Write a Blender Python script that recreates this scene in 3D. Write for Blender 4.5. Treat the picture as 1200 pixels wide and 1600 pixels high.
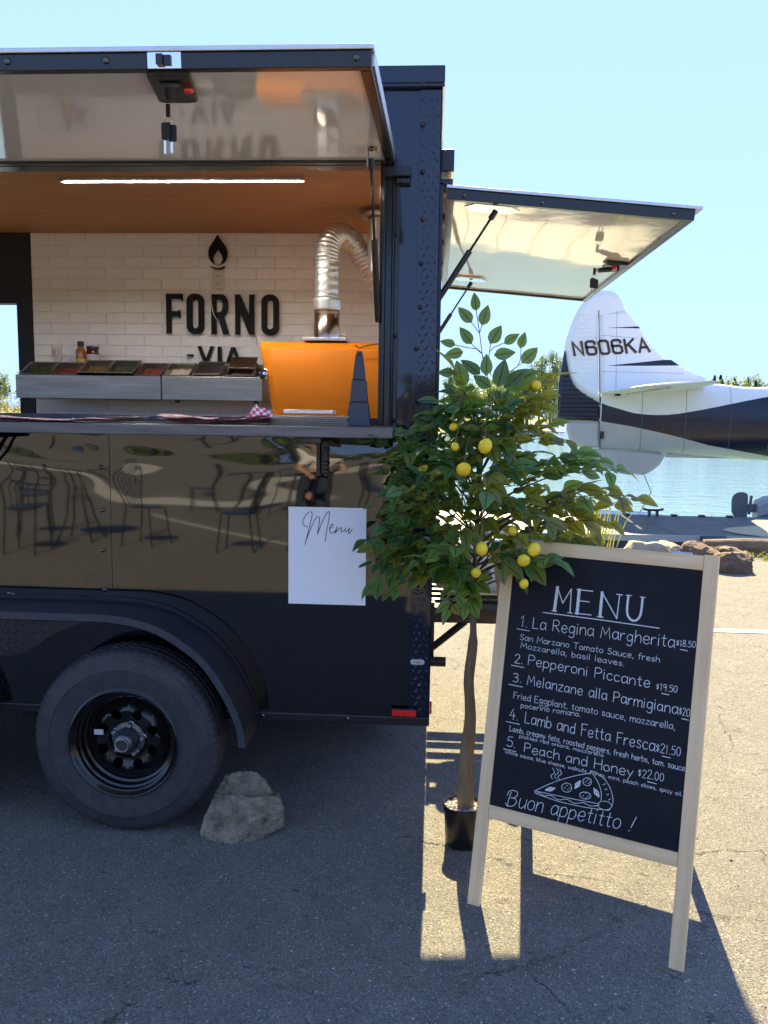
import bpy, bmesh, math, random
from mathutils import Vector, Matrix, noise
R = math.radians
random.seed(7)
scene = bpy.context.scene
for o in list(bpy.data.objects): bpy.data.objects.remove(o)

# ------------------------------------------------------------------ camera, sky, sun, exposure
cam = bpy.data.cameras.new('camera'); camo = bpy.data.objects.new('camera', cam)
scene.collection.objects.link(camo); scene.camera = camo
cam.sensor_fit = 'VERTICAL'; cam.sensor_height = 36.0; cam.lens = 36.0 * 1291.19 / 1600
cam.clip_start = .02; cam.clip_end = 6000
def cam_matrix(loc, yaw, pitch, roll):
    cy, sy = math.cos(yaw), math.sin(yaw)
    f = Vector((sy*math.cos(pitch), cy*math.cos(pitch), -math.sin(pitch)))
    r0 = Vector((cy, -sy, 0)); u0 = r0.cross(f)
    c, s = math.cos(roll), math.sin(roll)
    r = c*r0 + s*u0; u = -s*r0 + c*u0
    m = Matrix((r, u, -f)).transposed().to_4x4(); m.translation = loc
    return m
camo.matrix_world = cam_matrix(Vector((0.0, -2.974, 1.534)), R(-3.387), R(6.688), R(.812))

SUN_EL = R(38.8)
world = bpy.data.worlds.new('World'); scene.world = world; world.use_nodes = True
wn = world.node_tree; wn.nodes.clear()
sky = wn.nodes.new('ShaderNodeTexSky'); sky.sky_type = 'NISHITA'; sky.sun_disc = False
sky.sun_elevation = SUN_EL; sky.sun_rotation = R(.8); sky.altitude = 0; sky.air_density = 1.0; sky.dust_density = 0; sky.ozone_density = 2.0
bg = wn.nodes.new('ShaderNodeBackground'); bg.inputs['Strength'].default_value = .15
wo = wn.nodes.new('ShaderNodeOutputWorld')
def vm(op, a, b):                                         # one soft shoulder over the whole sky, as a phone's exposure gives it
    n = wn.nodes.new('ShaderNodeVectorMath'); n.operation = op
    for i, v in enumerate((a, b)):
        if isinstance(v, tuple): n.inputs[i].default_value = v
        else: wn.links.new(v, n.inputs[i])
    return n.outputs[0]
skyc = vm('DIVIDE', sky.outputs[0], vm('ADD', vm('MULTIPLY', sky.outputs[0], (1.75, 1.14, .56)), (1, 1, 1)))
wn.links.new(skyc, bg.inputs[0]); wn.links.new(bg.outputs[0], wo.inputs[0])
sun = bpy.data.lights.new('sun', 'SUN'); sun.energy = 2.35; sun.angle = R(.53); sun.color = (1.0, .83, .47)
suno = bpy.data.objects.new('sun', sun); scene.collection.objects.link(suno)
suno.rotation_euler = Vector((-math.sin(R(.8))*math.cos(SUN_EL), -math.cos(R(.8))*math.cos(SUN_EL), -math.sin(SUN_EL))).to_track_quat('-Z', 'Y').to_euler()
suno.location = (0, 20, 18)
vs = scene.view_settings
vs.view_transform = 'Standard'; vs.look = 'None'; vs.gamma = 1; vs.use_curve_mapping = False; vs.exposure = 3.1
scene.cycles.max_bounces = 8; scene.cycles.diffuse_bounces = 4; scene.cycles.glossy_bounces = 4
scene.cycles.transmission_bounces = 4; scene.cycles.use_denoising = True

# ------------------------------------------------------------------ materials
MATS = {}
def mat(name, col=(.5,.5,.5), rough=.5, metal=0.0, ior=1.5, coat=0.0, var=0.0, vscale=20, vstretch=(1,1,1), col2=None,
        bump=0.0, bscale=60, bdist=.002, emit=None, estr=0, spec=.5, trans=0, rvar=0.0, aniso=0):
    if name in MATS: return MATS[name]
    m = bpy.data.materials.new(name); m.use_nodes = True; nt = m.node_tree
    b = nt.nodes['Principled BSDF']
    b.inputs['Base Color'].default_value = (*col, 1); b.inputs['Roughness'].default_value = rough
    b.inputs['Metallic'].default_value = metal; b.inputs['IOR'].default_value = ior
    b.inputs['Coat Weight'].default_value = coat; b.inputs['Coat Roughness'].default_value = .02
    b.inputs['Specular IOR Level'].default_value = spec
    if trans: b.inputs['Transmission Weight'].default_value = trans
    if aniso: b.inputs['Anisotropic'].default_value = aniso
    if emit: b.inputs['Emission Color'].default_value = (*emit, 1); b.inputs['Emission Strength'].default_value = estr
    def coords():
        tc = nt.nodes.new('ShaderNodeTexCoord'); mp = nt.nodes.new('ShaderNodeMapping'); mp.inputs['Scale'].default_value = vstretch
        nt.links.new(tc.outputs['Object'], mp.inputs[0]); return mp.outputs[0]
    if var or col2 or rvar:
        n = nt.nodes.new('ShaderNodeTexNoise'); n.inputs['Scale'].default_value = vscale; n.inputs['Detail'].default_value = 6; n.inputs['Roughness'].default_value = .65
        nt.links.new(coords(), n.inputs['Vector'])
        mx = nt.nodes.new('ShaderNodeMix'); mx.data_type = 'RGBA'
        c2 = col2 or tuple(max(0, c*(1-var)) for c in col); c1 = col if col2 else tuple(min(1, c*(1+var)) for c in col)
        mx.inputs[6].default_value = (*c1, 1); mx.inputs[7].default_value = (*c2, 1)
        rp = nt.nodes.new('ShaderNodeMapRange'); rp.inputs[1].default_value = .3; rp.inputs[2].default_value = .7
        nt.links.new(n.outputs[0], rp.inputs[0]); nt.links.new(rp.outputs[0], mx.inputs[0]); nt.links.new(mx.outputs[2], b.inputs['Base Color'])
        if rvar:
            r2 = nt.nodes.new('ShaderNodeMapRange'); r2.inputs[1].default_value = .3; r2.inputs[2].default_value = .7
            r2.inputs[3].default_value = max(0, rough-rvar); r2.inputs[4].default_value = min(1, rough+rvar)
            nt.links.new(n.outputs[0], r2.inputs[0]); nt.links.new(r2.outputs[0], b.inputs['Roughness'])
    if bump:
        n = nt.nodes.new('ShaderNodeTexNoise'); n.inputs['Scale'].default_value = bscale; n.inputs['Detail'].default_value = 5
        nt.links.new(coords(), n.inputs['Vector'])
        bp = nt.nodes.new('ShaderNodeBump'); bp.inputs['Strength'].default_value = bump; bp.inputs['Distance'].default_value = bdist
        nt.links.new(n.outputs[0], bp.inputs['Height']); nt.links.new(bp.outputs[0], b.inputs['Normal'])
    MATS[name] = m; return m

GLOSS = mat('gloss_black_paint', (.003,.003,.004), .04, ior=1.55, coat=.9)
POST = mat('post_black_paint', (.004,.010,.027), .06, ior=1.5, coat=.25, bump=.08, bscale=6, bdist=.004)
SATIN = mat('satin_black_metal', (.012,.012,.014), .34, ior=1.5, var=.4, vscale=14, rvar=.1)
FENDER = mat('fender_black', (.011,.012,.016), .36, ior=1.5, var=.35, vscale=30, bump=.25, bscale=160, bdist=.0008)
TRIM = mat('frame_navy_black', (.012,.014,.012), .22, ior=1.5)
RUBBER = mat('tyre_rubber', (.034,.034,.036), .68, var=.25, vscale=18, bump=.2, bscale=220, bdist=.0006, rvar=.1)
RIM = mat('rim_black', (.006,.006,.006), .17, ior=1.5, coat=.2)
STEEL = mat('brushed_steel', (.30,.275,.235), .34, 1.0, var=.12, vscale=8, vstretch=(.4,6,6), bump=.05, bscale=90, rvar=.08)
STEELD = mat('pan_steel', (.42,.40,.37), .26, 1.0, var=.15, vscale=12)
CHROME = mat('chrome', (.78,.78,.78), .08, 1.0)
ZINC = mat('dull_zinc', (.45,.45,.46), .42, 1.0, var=.25, vscale=40)
ALU = mat('aluminium_edge', (.62,.60,.57), .36, 1.0, var=.1, vscale=15)
WHITEP = mat('gloss_white_panel', (.82,.795,.755), .06, ior=1.5, coat=.18, var=.03, vscale=2.0, bump=.06, bscale=2.2, bdist=.03)
TILE = mat('white_tile', (.80,.76,.705), .22, ior=1.5, var=.05, vscale=5)
GROUT = mat('tile_grout', (.74,.69,.63), .8)
LETTER = mat('black_letter', (.006,.006,.009), .6, spec=.2)
NAVYW = mat('dark_inner_panel', (.006,.007,.010), .5)
CEILW = mat('ceiling_wood', (.56,.27,.115), .55, spec=.25, col2=(.40,.175,.066), vscale=3.2, vstretch=(.8,14,14), bump=.08, bscale=20)
ORANGE = mat('orange_oven_enamel', (.68,.19,.004), .50, ior=1.45, spec=.3, var=.05, vscale=3, bump=.12, bscale=160, bdist=.0006)
PINE = mat('pine_wood', (.70,.53,.33), .55, col2=(.56,.385,.21), vscale=2.6, vstretch=(16,16,1.3), bump=.15, bscale=25, bdist=.001)
PINEH = mat('pine_wood_rail', (.70,.53,.33), .55, col2=(.54,.37,.20), vscale=2.6, vstretch=(1.3,1.3,16), bump=.15, bscale=25, bdist=.001)
CHALKB = mat('chalkboard', (.006,.007,.011), .55, col2=(.015,.016,.021), vscale=4.5, ior=1.4, rvar=.06, spec=.25)
CHALK = mat('white_chalk', (.84,.85,.86), .85, col2=(.42,.43,.45), vscale=260)
PAPER = mat('white_paper', (.88,.89,.90), .5)
INK = mat('black_ink', (.015,.015,.018), .5)
POTB = mat('black_plastic_pot', (.008,.008,.009), .32)
STONEW = mat('white_pebbles', (.55,.52,.46), .8, var=.3, vscale=80)
BARK = mat('artificial_bark', (.27,.185,.100), .75, col2=(.135,.088,.045), vscale=9, vstretch=(3,3,.45), bump=.7, bscale=26, bdist=.006)
TWIG = mat('twig', (.13,.095,.06), .7)
LEMON = mat('lemon_skin', (.86,.58,.02), .42, var=.06, vscale=25, bump=.25, bscale=90, bdist=.0015)
ROCK = mat('grey_rock', (.33,.275,.185), .9, col2=(.085,.070,.046), vscale=19, bump=1.0, bscale=48, bdist=.02)
BOULDER = mat('tan_boulder', (.40,.33,.23), .9, col2=(.26,.205,.14), vscale=6, bump=.8, bscale=9, bdist=.03)
BROWNR = mat('brown_rock', (.21,.135,.08), .9, col2=(.075,.048,.03), vscale=8, vstretch=(.8,2.5,2.5), bump=1, bscale=9, bdist=.05)
LOGW = mat('weathered_log', (.23,.165,.10), .85, col2=(.10,.07,.045), vscale=7, vstretch=(.5,4,4), bump=.8, bscale=12, bdist=.03)
DOCK = mat('dock_shaded_plastic', (.060,.068,.074), .55, var=.18, vscale=3)  # dark tone takes in the seaplane's shade over the deck
DOCKT = mat('dock_sunlit_tan', (.42,.34,.21), .8, var=.12, vscale=3)  # sunlit stretch of the deck put into the colour
PLW = mat('aircraft_white', (.82,.81,.78), .3, ior=1.5, coat=.15, var=.03, vscale=1.5)
PLN = mat('aircraft_navy', (.006,.008,.022), .25, ior=1.45, coat=.1)
PLG = mat('aircraft_grey', (.40,.39,.38), .32, coat=.2, var=.05, vscale=2)
PLGOLD = mat('aircraft_gold_outline', (.55,.33,.16), .5)
FLOATG = mat('float_grey', (.30,.31,.33), .45, .3, var=.12, vscale=4)
RUDDG = mat('water_rudder_grey', (.10,.105,.115), .5, var=.15, vscale=6)
RED = mat('red_reflector', (.75,.015,.01), .2, coat=.8)
CLEARL = mat('clear_lamp_lens', (.55,.53,.5), .08, coat=.8)
LED = mat('led_strip_light', (.9,.9,.85), .5, emit=(1,.94,.84), estr=72.0)
ALUB = mat('trailer_skin_grey', (.30,.30,.31), .4)
FLOORM = mat('trailer_floor', (.12,.115,.11), .7, var=.2)
HONEY = mat('amber_honey', (.32,.09,.012), .12, coat=.6)
JAM = mat('dark_red_jam', (.12,.012,.02), .12, coat=.6)
LABY = mat('yellow_label', (.55,.40,.06), .5)
LABW = mat('white_label', (.65,.63,.60), .5, col2=(.3,.28,.3), vscale=160)
SHELF = mat('shelf_grey_metal', (.13,.125,.125), .40, .55, var=.22, vscale=10, vstretch=(.4,6,6), rvar=.1)
SLATE = mat('slate_plastic', (.036,.042,.056), .42)
FOIL = mat('foil_duct', (.82,.81,.79), .33, .8, bump=.5, bscale=70, bdist=.004)
BRONZE = mat('bronze_pipe', (.58,.50,.44), .22, 1.0)
FOODS = [mat('food_green', (.05,.07,.025), .6, col2=(.02,.025,.01), vscale=60, bump=.8, bscale=60, bdist=.01),
         mat('food_red', (.20,.035,.025), .5, col2=(.10,.012,.01), vscale=60, bump=.8, bscale=60, bdist=.01),
         mat('food_brown', (.16,.09,.04), .6, col2=(.07,.035,.018), vscale=60, bump=.8, bscale=60, bdist=.01),
         mat('food_white', (.42,.38,.30), .6, col2=(.25,.21,.15), vscale=60, bump=.8, bscale=60, bdist=.01)]
WPLAST = mat('white_plastic', (.72,.72,.70), .35)
IVORY = mat('outlet_ivory', (.62,.57,.50), .4)
BLUEP = mat('blue_decal', (.02,.12,.48), .35)
GREYV = mat('grey_vent', (.22,.21,.21), .5)
ROPE = mat('rope_grey', (.35,.32,.27), .8)
DENIM = mat('denim', (.03,.045,.09), .8, var=.2, vscale=60)
SHIRT = mat('white_shirt', (.72,.70,.68), .8)
SKIN = mat('skin', (.45,.26,.18), .5)
HAIR = mat('dark_hair', (.02,.014,.01), .5)
DARKC = mat('dark_clothes', (.015,.015,.018), .8)
LINE = mat('worn_white_line', (.42,.40,.36), .8, var=.15, vscale=9)

def mat_checker():
    m = bpy.data.materials.new('red_white_check'); m.use_nodes = True; nt = m.node_tree; b = nt.nodes['Principled BSDF']
    tc = nt.nodes.new('ShaderNodeTexCoord'); ck = nt.nodes.new('ShaderNodeTexChecker')
    ck.inputs['Scale'].default_value = 80; ck.inputs['Color1'].default_value = (.74,.10,.12,1); ck.inputs['Color2'].default_value = (.92,.88,.87,1)
    nt.links.new(tc.outputs['UV'], ck.inputs['Vector']); nt.links.new(ck.outputs[0], b.inputs['Base Color']); b.inputs['Roughness'].default_value = .6
    return m
CHECK = mat_checker()

def mat_leaf(name, c1, c2, tr, trw):
    m = bpy.data.materials.new(name); m.use_nodes = True; nt = m.node_tree; N = nt.nodes; L = nt.links
    b = N['Principled BSDF']; out = N['Material Output']
    at = N.new('ShaderNodeAttribute'); at.attribute_name = 'rib'
    ti = N.new('ShaderNodeAttribute'); ti.attribute_name = 'tint'
    oi = N.new('ShaderNodeObjectInfo')
    ad = N.new('ShaderNodeMath'); ad.operation = 'ADD'; L.new(ti.outputs['Fac'], ad.inputs[0]); L.new(oi.outputs['Random'], ad.inputs[1])
    fr = N.new('ShaderNodeMath'); fr.operation = 'FRACT'; L.new(ad.outputs[0], fr.inputs[0])
    mx = N.new('ShaderNodeMix'); mx.data_type = 'RGBA'; mx.inputs[6].default_value = (*c1,1); mx.inputs[7].default_value = (*c2,1); L.new(fr.outputs[0], mx.inputs[0])
    rr = N.new('ShaderNodeMapRange'); rr.inputs[1].default_value = .84; rr.inputs[2].default_value = .94; L.new(at.outputs['Fac'], rr.inputs[0])
    rb = N.new('ShaderNodeMix'); rb.data_type = 'RGBA'; rb.inputs[7].default_value = (c1[0]*.35,c1[1]*.35,c1[2]*.35,1); L.new(mx.outputs[2], rb.inputs[6]); L.new(rr.outputs[0], rb.inputs[0])
    L.new(rb.outputs[2], b.inputs['Base Color']); b.inputs['Roughness'].default_value = .36
    tl = N.new('ShaderNodeBsdfTranslucent'); tm = N.new('ShaderNodeMix'); tm.data_type = 'RGBA'; tm.blend_type = 'MULTIPLY'; tm.inputs[0].default_value = 1
    sc = N.new('ShaderNodeMix'); sc.data_type = 'RGBA'; sc.inputs[6].default_value = (*tr,1); sc.inputs[7].default_value = (tr[0]*.3,tr[1]*.3,tr[2]*.3,1); L.new(rr.outputs[0], sc.inputs[0])
    L.new(sc.outputs[2], tl.inputs[0])
    ms = N.new('ShaderNodeMixShader'); ms.inputs[0].default_value = trw
    L.new(b.outputs[0], ms.inputs[1]); L.new(tl.outputs[0], ms.inputs[2]); L.new(ms.outputs[0], out.inputs[0])
    tc = N.new('ShaderNodeTexCoord'); nz = N.new('ShaderNodeTexNoise'); nz.inputs['Scale'].default_value = 160
    L.new(tc.outputs['Object'], nz.inputs['Vector']); bp = N.new('ShaderNodeBump'); bp.inputs['Strength'].default_value = .25; bp.inputs['Distance'].default_value = .001
    L.new(nz.outputs[0], bp.inputs['Height']); L.new(bp.outputs[0], b.inputs['Normal'])
    return m
LEAF_D = mat_leaf('leaf_dark_green', (.050,.130,.062), (.095,.185,.060), (.26,.48,.07), .45)
LEAF_O = mat_leaf('leaf_olive_green', (.165,.185,.040), (.110,.140,.034), (.58,.58,.05), .50)
LEAF_L = mat_leaf('leaf_light_green', (.130,.230,.065), (.095,.190,.058), (.36,.60,.09), .48)
TREEL = mat_leaf('far_leaf_green', (.120,.165,.066), (.085,.125,.050), (.24,.32,.08), .42)
TREEC = mat_leaf('far_conifer_green', (.090,.115,.065), (.065,.090,.055), (.13,.17,.06), .3)
BUSHY = mat_leaf('yellow_bush', (.36,.30,.06), (.22,.22,.05), (.40,.36,.06), .3)
REED = mat_leaf('reed_green', (.16,.19,.05), (.30,.26,.08), (.25,.28,.06), .3)

def mat_asphalt():
    m = bpy.data.materials.new('asphalt'); m.use_nodes = True; nt = m.node_tree; N = nt.nodes; L = nt.links; b = N['Principled BSDF']
    tc = N.new('ShaderNodeTexCoord'); P = tc.outputs['Object']
    def noise_(s, d=4, r=.6):
        n = N.new('ShaderNodeTexNoise'); n.inputs['Scale'].default_value = s; n.inputs['Detail'].default_value = d; n.inputs['Roughness'].default_value = r; L.new(P, n.inputs['Vector']); return n
    def mr(x, a, b_, c=0, d=1):
        n = N.new('ShaderNodeMapRange'); n.inputs[1].default_value = a; n.inputs[2].default_value = b_; n.inputs[3].default_value = c; n.inputs[4].default_value = d; L.new(x, n.inputs[0]); return n.outputs[0]
    def mth(op, a, b_):
        n = N.new('ShaderNodeMath'); n.operation = op
        for i, v in enumerate((a, b_)):
            if isinstance(v, (int, float)): n.inputs[i].default_value = v
            else: L.new(v, n.inputs[i])
        return n.outputs[0]
    def mix(f, a, b_):
        n = N.new('ShaderNodeMix'); n.data_type = 'RGBA'; L.new(f, n.inputs[0])
        for i, v in ((6, a), (7, b_)):
            if isinstance(v, tuple): n.inputs[i].default_value = (*v, 1)
            else: L.new(v, n.inputs[i])
        return n.outputs[2]
    big = noise_(.55, 5); mid = noise_(6, 5); fine = noise_(120, 3, .7)
    vo = N.new('ShaderNodeTexVoronoi'); vo.inputs['Scale'].default_value = 240; L.new(P, vo.inputs['Vector'])
    vo2 = N.new('ShaderNodeTexVoronoi'); vo2.inputs['Scale'].default_value = 62; L.new(P, vo2.inputs['Vector'])
    col = mix(mr(big.outputs[0], .3, .7), (.198,.184,.160), (.162,.153,.137))
    col = mix(mr(mid.outputs[0], .35, .7), col, (.226,.209,.182))
    # aggregate: every stone its own shade, a few pale ones, tar between them
    sep = N.new('ShaderNodeSeparateColor'); L.new(vo.outputs['Color'], sep.inputs[0])
    col = mix(mr(sep.outputs[0], .35, 1.0, 0, .85), col, (.080,.074,.066))
    pale = mth('GREATER_THAN', sep.outputs[1], .968); col = mix(pale, col, (.36,.345,.315))
    sep2 = N.new('ShaderNodeSeparateColor'); L.new(vo2.outputs['Color'], sep2.inputs[0])
    pale2 = mth('MULTIPLY', mth('GREATER_THAN', sep2.outputs[2], .990), mth('LESS_THAN', mth('ADD', vo2.outputs['Distance'], mth('MULTIPLY', fine.outputs[0], .5)), .46)); col = mix(pale2, col, (.50,.48,.44))
    # cracks
    dn = noise_(3.4, 8, .72); wob = N.new('ShaderNodeMix'); wob.data_type = 'VECTOR'; wob.inputs[0].default_value = .24
    L.new(P, wob.inputs[4]); L.new(dn.outputs['Color'], wob.inputs[5])
    def cracks(scale, width, lo, hi, seed):
        mp = N.new('ShaderNodeMapping'); mp.inputs['Location'].default_value = (seed, seed*1.7, 0); mp.inputs['Scale'].default_value = (1, 1.35, 0); L.new(wob.outputs[1], mp.inputs[0])
        v = N.new('ShaderNodeTexVoronoi'); v.feature = 'DISTANCE_TO_EDGE'; v.inputs['Scale'].default_value = scale; L.new(mp.outputs[0], v.inputs['Vector'])
        msk = noise_(1.1*scale/2 + seed*.01, 4, .7)
        wn_ = mth('MULTIPLY', mr(msk.outputs[0], lo, hi), width)
        n = N.new('ShaderNodeMapRange'); n.inputs[1].default_value = 0; n.inputs[3].default_value = 1; n.inputs[4].default_value = 0
        L.new(v.outputs['Distance'], n.inputs[0]); L.new(mth('ADD', wn_, .0004), n.inputs[2]); return mth('MULTIPLY', n.outputs[0], mr(msk.outputs[0], lo, lo+.1))
    c1 = cracks(1.3, .010, .52, .82, 3.1); c2 = cracks(6.5, .034, .58, .86, 8.7); c3 = cracks(24, .12, .57, .88, 1.9)
    ck = mth('MAXIMUM', mth('MAXIMUM', c1, c2), mth('MULTIPLY', c3, .8))
    col = mix(mth('MULTIPLY', ck, .85), col, (.022,.020,.017))
    st = noise_(1.7, 3, .5); col = mix(mr(st.outputs[0], .64, .76, 0, .38), col, (.055,.050,.046))      # old oil stains
    pt = noise_(33, 4, .7); col = mix(mr(pt.outputs[0], .60, .70, 0, .55), col, (.075,.068,.060))          # open pits
    L.new(col, b.inputs['Base Color']); b.inputs['Roughness'].default_value = .82; b.inputs['Specular IOR Level'].default_value = .35
    h = mth('ADD', mth('MULTIPLY', mr(vo.outputs['Distance'], 0, .6, 1, 0), .55), mth('MULTIPLY', fine.outputs[0], .6))
    h = mth('ADD', h, mth('MULTIPLY', mid.outputs[0], 1.1)); h = mth('SUBTRACT', h, mth('MULTIPLY', ck, 3.0))
    bp = N.new('ShaderNodeBump'); bp.inputs['Strength'].default_value = .9; bp.inputs['Distance'].default_value = .007
    L.new(h, bp.inputs['Height']); L.new(bp.outputs[0], b.inputs['Normal'])
    return m
ASPHALT = mat_asphalt()

def mat_water():
    m = bpy.data.materials.new('lake_water'); m.use_nodes = True; nt = m.node_tree; N = nt.nodes; L = nt.links; b = N['Principled BSDF']
    b.inputs['Base Color'].default_value = (.16,.28,.25,1); b.inputs['Roughness'].default_value = .06; b.inputs['IOR'].default_value = 1.33
    tc = N.new('ShaderNodeTexCoord'); hs = None
    for s, st, w in ((.9,(1,2.2,1),1.0), (3.2,(1,1.8,1),.45), (9,(1,1.6,1),.18)):
        mp = N.new('ShaderNodeMapping'); mp.inputs['Scale'].default_value = st; L.new(tc.outputs['Object'], mp.inputs[0])
        n = N.new('ShaderNodeTexNoise'); n.inputs['Scale'].default_value = s; n.inputs['Detail'].default_value = 3; L.new(mp.outputs[0], n.inputs['Vector'])
        k = N.new('ShaderNodeMath'); k.operation = 'MULTIPLY'; k.inputs[1].default_value = w; L.new(n.outputs[0], k.inputs[0])
        if hs is None: hs = k.outputs[0]
        else:
            a = N.new('ShaderNodeMath'); a.operation = 'ADD'; L.new(hs, a.inputs[0]); L.new(k.outputs[0], a.inputs[1]); hs = a.outputs[0]
    bp = N.new('ShaderNodeBump'); bp.inputs['Strength'].default_value = 1; bp.inputs['Distance'].default_value = .035
    L.new(hs, bp.inputs['Height']); L.new(bp.outputs[0], b.inputs['Normal'])
    return m
WATER = mat_water()
BANK = mat('far_bank_grass', (.22,.20,.07), .9, col2=(.12,.12,.045), vscale=.25)

# ------------------------------------------------------------------ helpers
C = scene.collection
class MB:
    def __init__(s): s.v = []; s.f = []; s.m = []; s.cur = 0
    def add(s, vs_, fs):
        o = len(s.v); s.v += [tuple(v) for v in vs_]
        for f in fs: s.f.append(tuple(i+o for i in f)); s.m.append(s.cur)
        return s
    def box(s, a, b, M=None):
        x0,y0,z0 = (min(a[i], b[i]) for i in range(3)); x1,y1,z1 = (max(a[i], b[i]) for i in range(3))
        vs_ = [Vector(p) for p in ((x0,y0,z0),(x1,y0,z0),(x1,y1,z0),(x0,y1,z0),(x0,y0,z1),(x1,y0,z1),(x1,y1,z1),(x0,y1,z1))]
        if M is not None: vs_ = [M @ v for v in vs_]
        return s.add(vs_, [(0,3,2,1),(4,5,6,7),(0,1,5,4),(1,2,6,5),(2,3,7,6),(3,0,4,7)])
    def tube(s, pts, r, seg=10, cap=True):
        pts = [Vector(p) for p in pts]; n = len(pts); rs = r if isinstance(r, (list, tuple)) else [r]*n
        rings = []; up = None
        for i, p in enumerate(pts):
            t = (pts[min(i+1, n-1)] - pts[max(i-1, 0)]).normalized()
            if up is None: up = Vector((0,0,1)) if abs(t.z) < .9 else Vector((1,0,0))
            x = t.cross(up).normalized(); y = x.cross(t).normalized(); up = y
            rings.append([p + rs[i]*(math.cos(2*math.pi*k/seg)*x + math.sin(2*math.pi*k/seg)*y) for k in range(seg)])
        vs_ = [v for g in rings for v in g]; fs = []
        for i in range(n-1):
            for k in range(seg):
                a = i*seg+k; b = i*seg+(k+1) % seg
                fs.append((a, b, b+seg, a+seg))
        if cap: fs.append(tuple(range(seg-1, -1, -1))); fs.append(tuple((n-1)*seg+k for k in range(seg)))
        return s.add(vs_, fs)
    def lathe(s, prof, seg=32, M=None, rf=None):       # prof: (r, h) revolved round local Z
        vs_ = []; fs = []; n = len(prof)
        for i, (r, h) in enumerate(prof):
            for k in range(seg):
                a = 2*math.pi*k/seg; rr = r + (rf(i, k) if rf else 0)
                v = Vector((rr*math.cos(a), rr*math.sin(a), h)); vs_.append(M @ v if M is not None else v)
        for i in range(n-1):
            for k in range(seg):
                a = i*seg+k; b = i*seg+(k+1) % seg
                fs.append((a, b, b+seg, a+seg))
        if prof[0][0] > 1e-6 and prof[0][0] < 0: pass
        return s.add(vs_, fs)
    def prism(s, poly, d0, d1, fn):                    # poly 2d (counter-clockwise), fn(x, y, d) -> 3d
        n = len(poly); vs_ = [fn(x, y, d0) for x, y in poly] + [fn(x, y, d1) for x, y in poly]
        fs = [tuple(range(n-1, -1, -1)), tuple(range(n, 2*n))] + [(i, (i+1) % n, (i+1) % n+n, i+n) for i in range(n)]
        return s.add(vs_, fs)
    def loft(s, secs, closed=True, caps=True):
        n = len(secs[0]); vs_ = [p for g in secs for p in g]; fs = []
        for i in range(len(secs)-1):
            for k in range(n if closed else n-1):
                a = i*n+k; b = i*n+(k+1) % n; fs.append((a, b, b+n, a+n))
        if caps and closed: fs.append(tuple(range(n-1, -1, -1))); fs.append(tuple((len(secs)-1)*n+k for k in range(n)))
        return s.add(vs_, fs)
    def mesh(s, name, mats, smooth=False, fixn=True):
        me = bpy.data.meshes.new(name); me.from_pydata(s.v, [], s.f)
        for m in (mats if isinstance(mats, (list, tuple)) else [mats]): me.materials.append(m)
        if any(s.m): me.polygons.foreach_set('material_index', s.m)
        if fixn:
            bm = bmesh.new(); bm.from_mesh(me); bmesh.ops.recalc_face_normals(bm, faces=bm.faces); bm.to_mesh(me); bm.free()
        if smooth: me.polygons.foreach_set('use_smooth', [True]*len(me.polygons))
        me.update(); return me
    def build(s, name, mats, parent=None, smooth=False, bevel=0, loc=None, rot=None, fixn=True):
        return link(name, s.mesh(name, mats, smooth, fixn), parent, bevel, loc, rot)
def link(name, me, parent=None, bevel=0, loc=None, rot=None):
    o = bpy.data.objects.new(name, me); C.objects.link(o)
    if parent is not None: o.parent = parent
    if loc is not None: o.location = loc
    if rot is not None: o.rotation_euler = rot
    if bevel:
        b = o.modifiers.new('bevel', 'BEVEL'); b.width = bevel; b.segments = 2; b.limit_method = 'ANGLE'; b.angle_limit = R(40)
    return o
def smooth_by_angle(o, ang=40):
    me = o.data; bm = bmesh.new(); bm.from_mesh(me)
    for e in bm.edges:
        if len(e.link_faces) == 2 and e.calc_face_angle(0) > R(ang): e.smooth = False
    for f in bm.faces: f.smooth = True
    bm.to_mesh(me); bm.free(); return o
def tag(o, label=None, cat=None, group=None, kind=None):
    if label: o['label'] = label
    if cat: o['category'] = cat
    if group: o['group'] = group
    if kind: o['kind'] = kind
    return o
def empty(name, loc, label, cat, group=None, rotz=0):
    o = bpy.data.objects.new(name, None); C.objects.link(o); o.location = loc; o.rotation_euler = (0, 0, rotz); o.empty_display_size = .1
    return tag(o, label, cat, group)
def kids(o): return [c for c in bpy.data.objects if c.parent == o]
def copy_tree(o, parent=None):
    c = o.copy(); C.objects.link(c)
    if parent is not None: c.parent = parent
    for ch in kids(o): copy_tree(ch, c)
    return c
def catmull(pts, n=5):
    P = [Vector((*p, 0)) if len(p) == 2 else Vector(p) for p in pts]
    if len(P) < 3: return P
    out = []
    for i in range(len(P)-1):
        p0 = P[max(i-1, 0)]; p1 = P[i]; p2 = P[i+1]; p3 = P[min(i+2, len(P)-1)]
        for k in range(n):
            t = k/n
            out.append(.5*((2*p1)+(-p0+p2)*t+(2*p0-5*p1+4*p2-p3)*t*t+(-p0+3*p1-3*p2+p3)*t**3))
    out.append(P[-1]); return out
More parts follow.
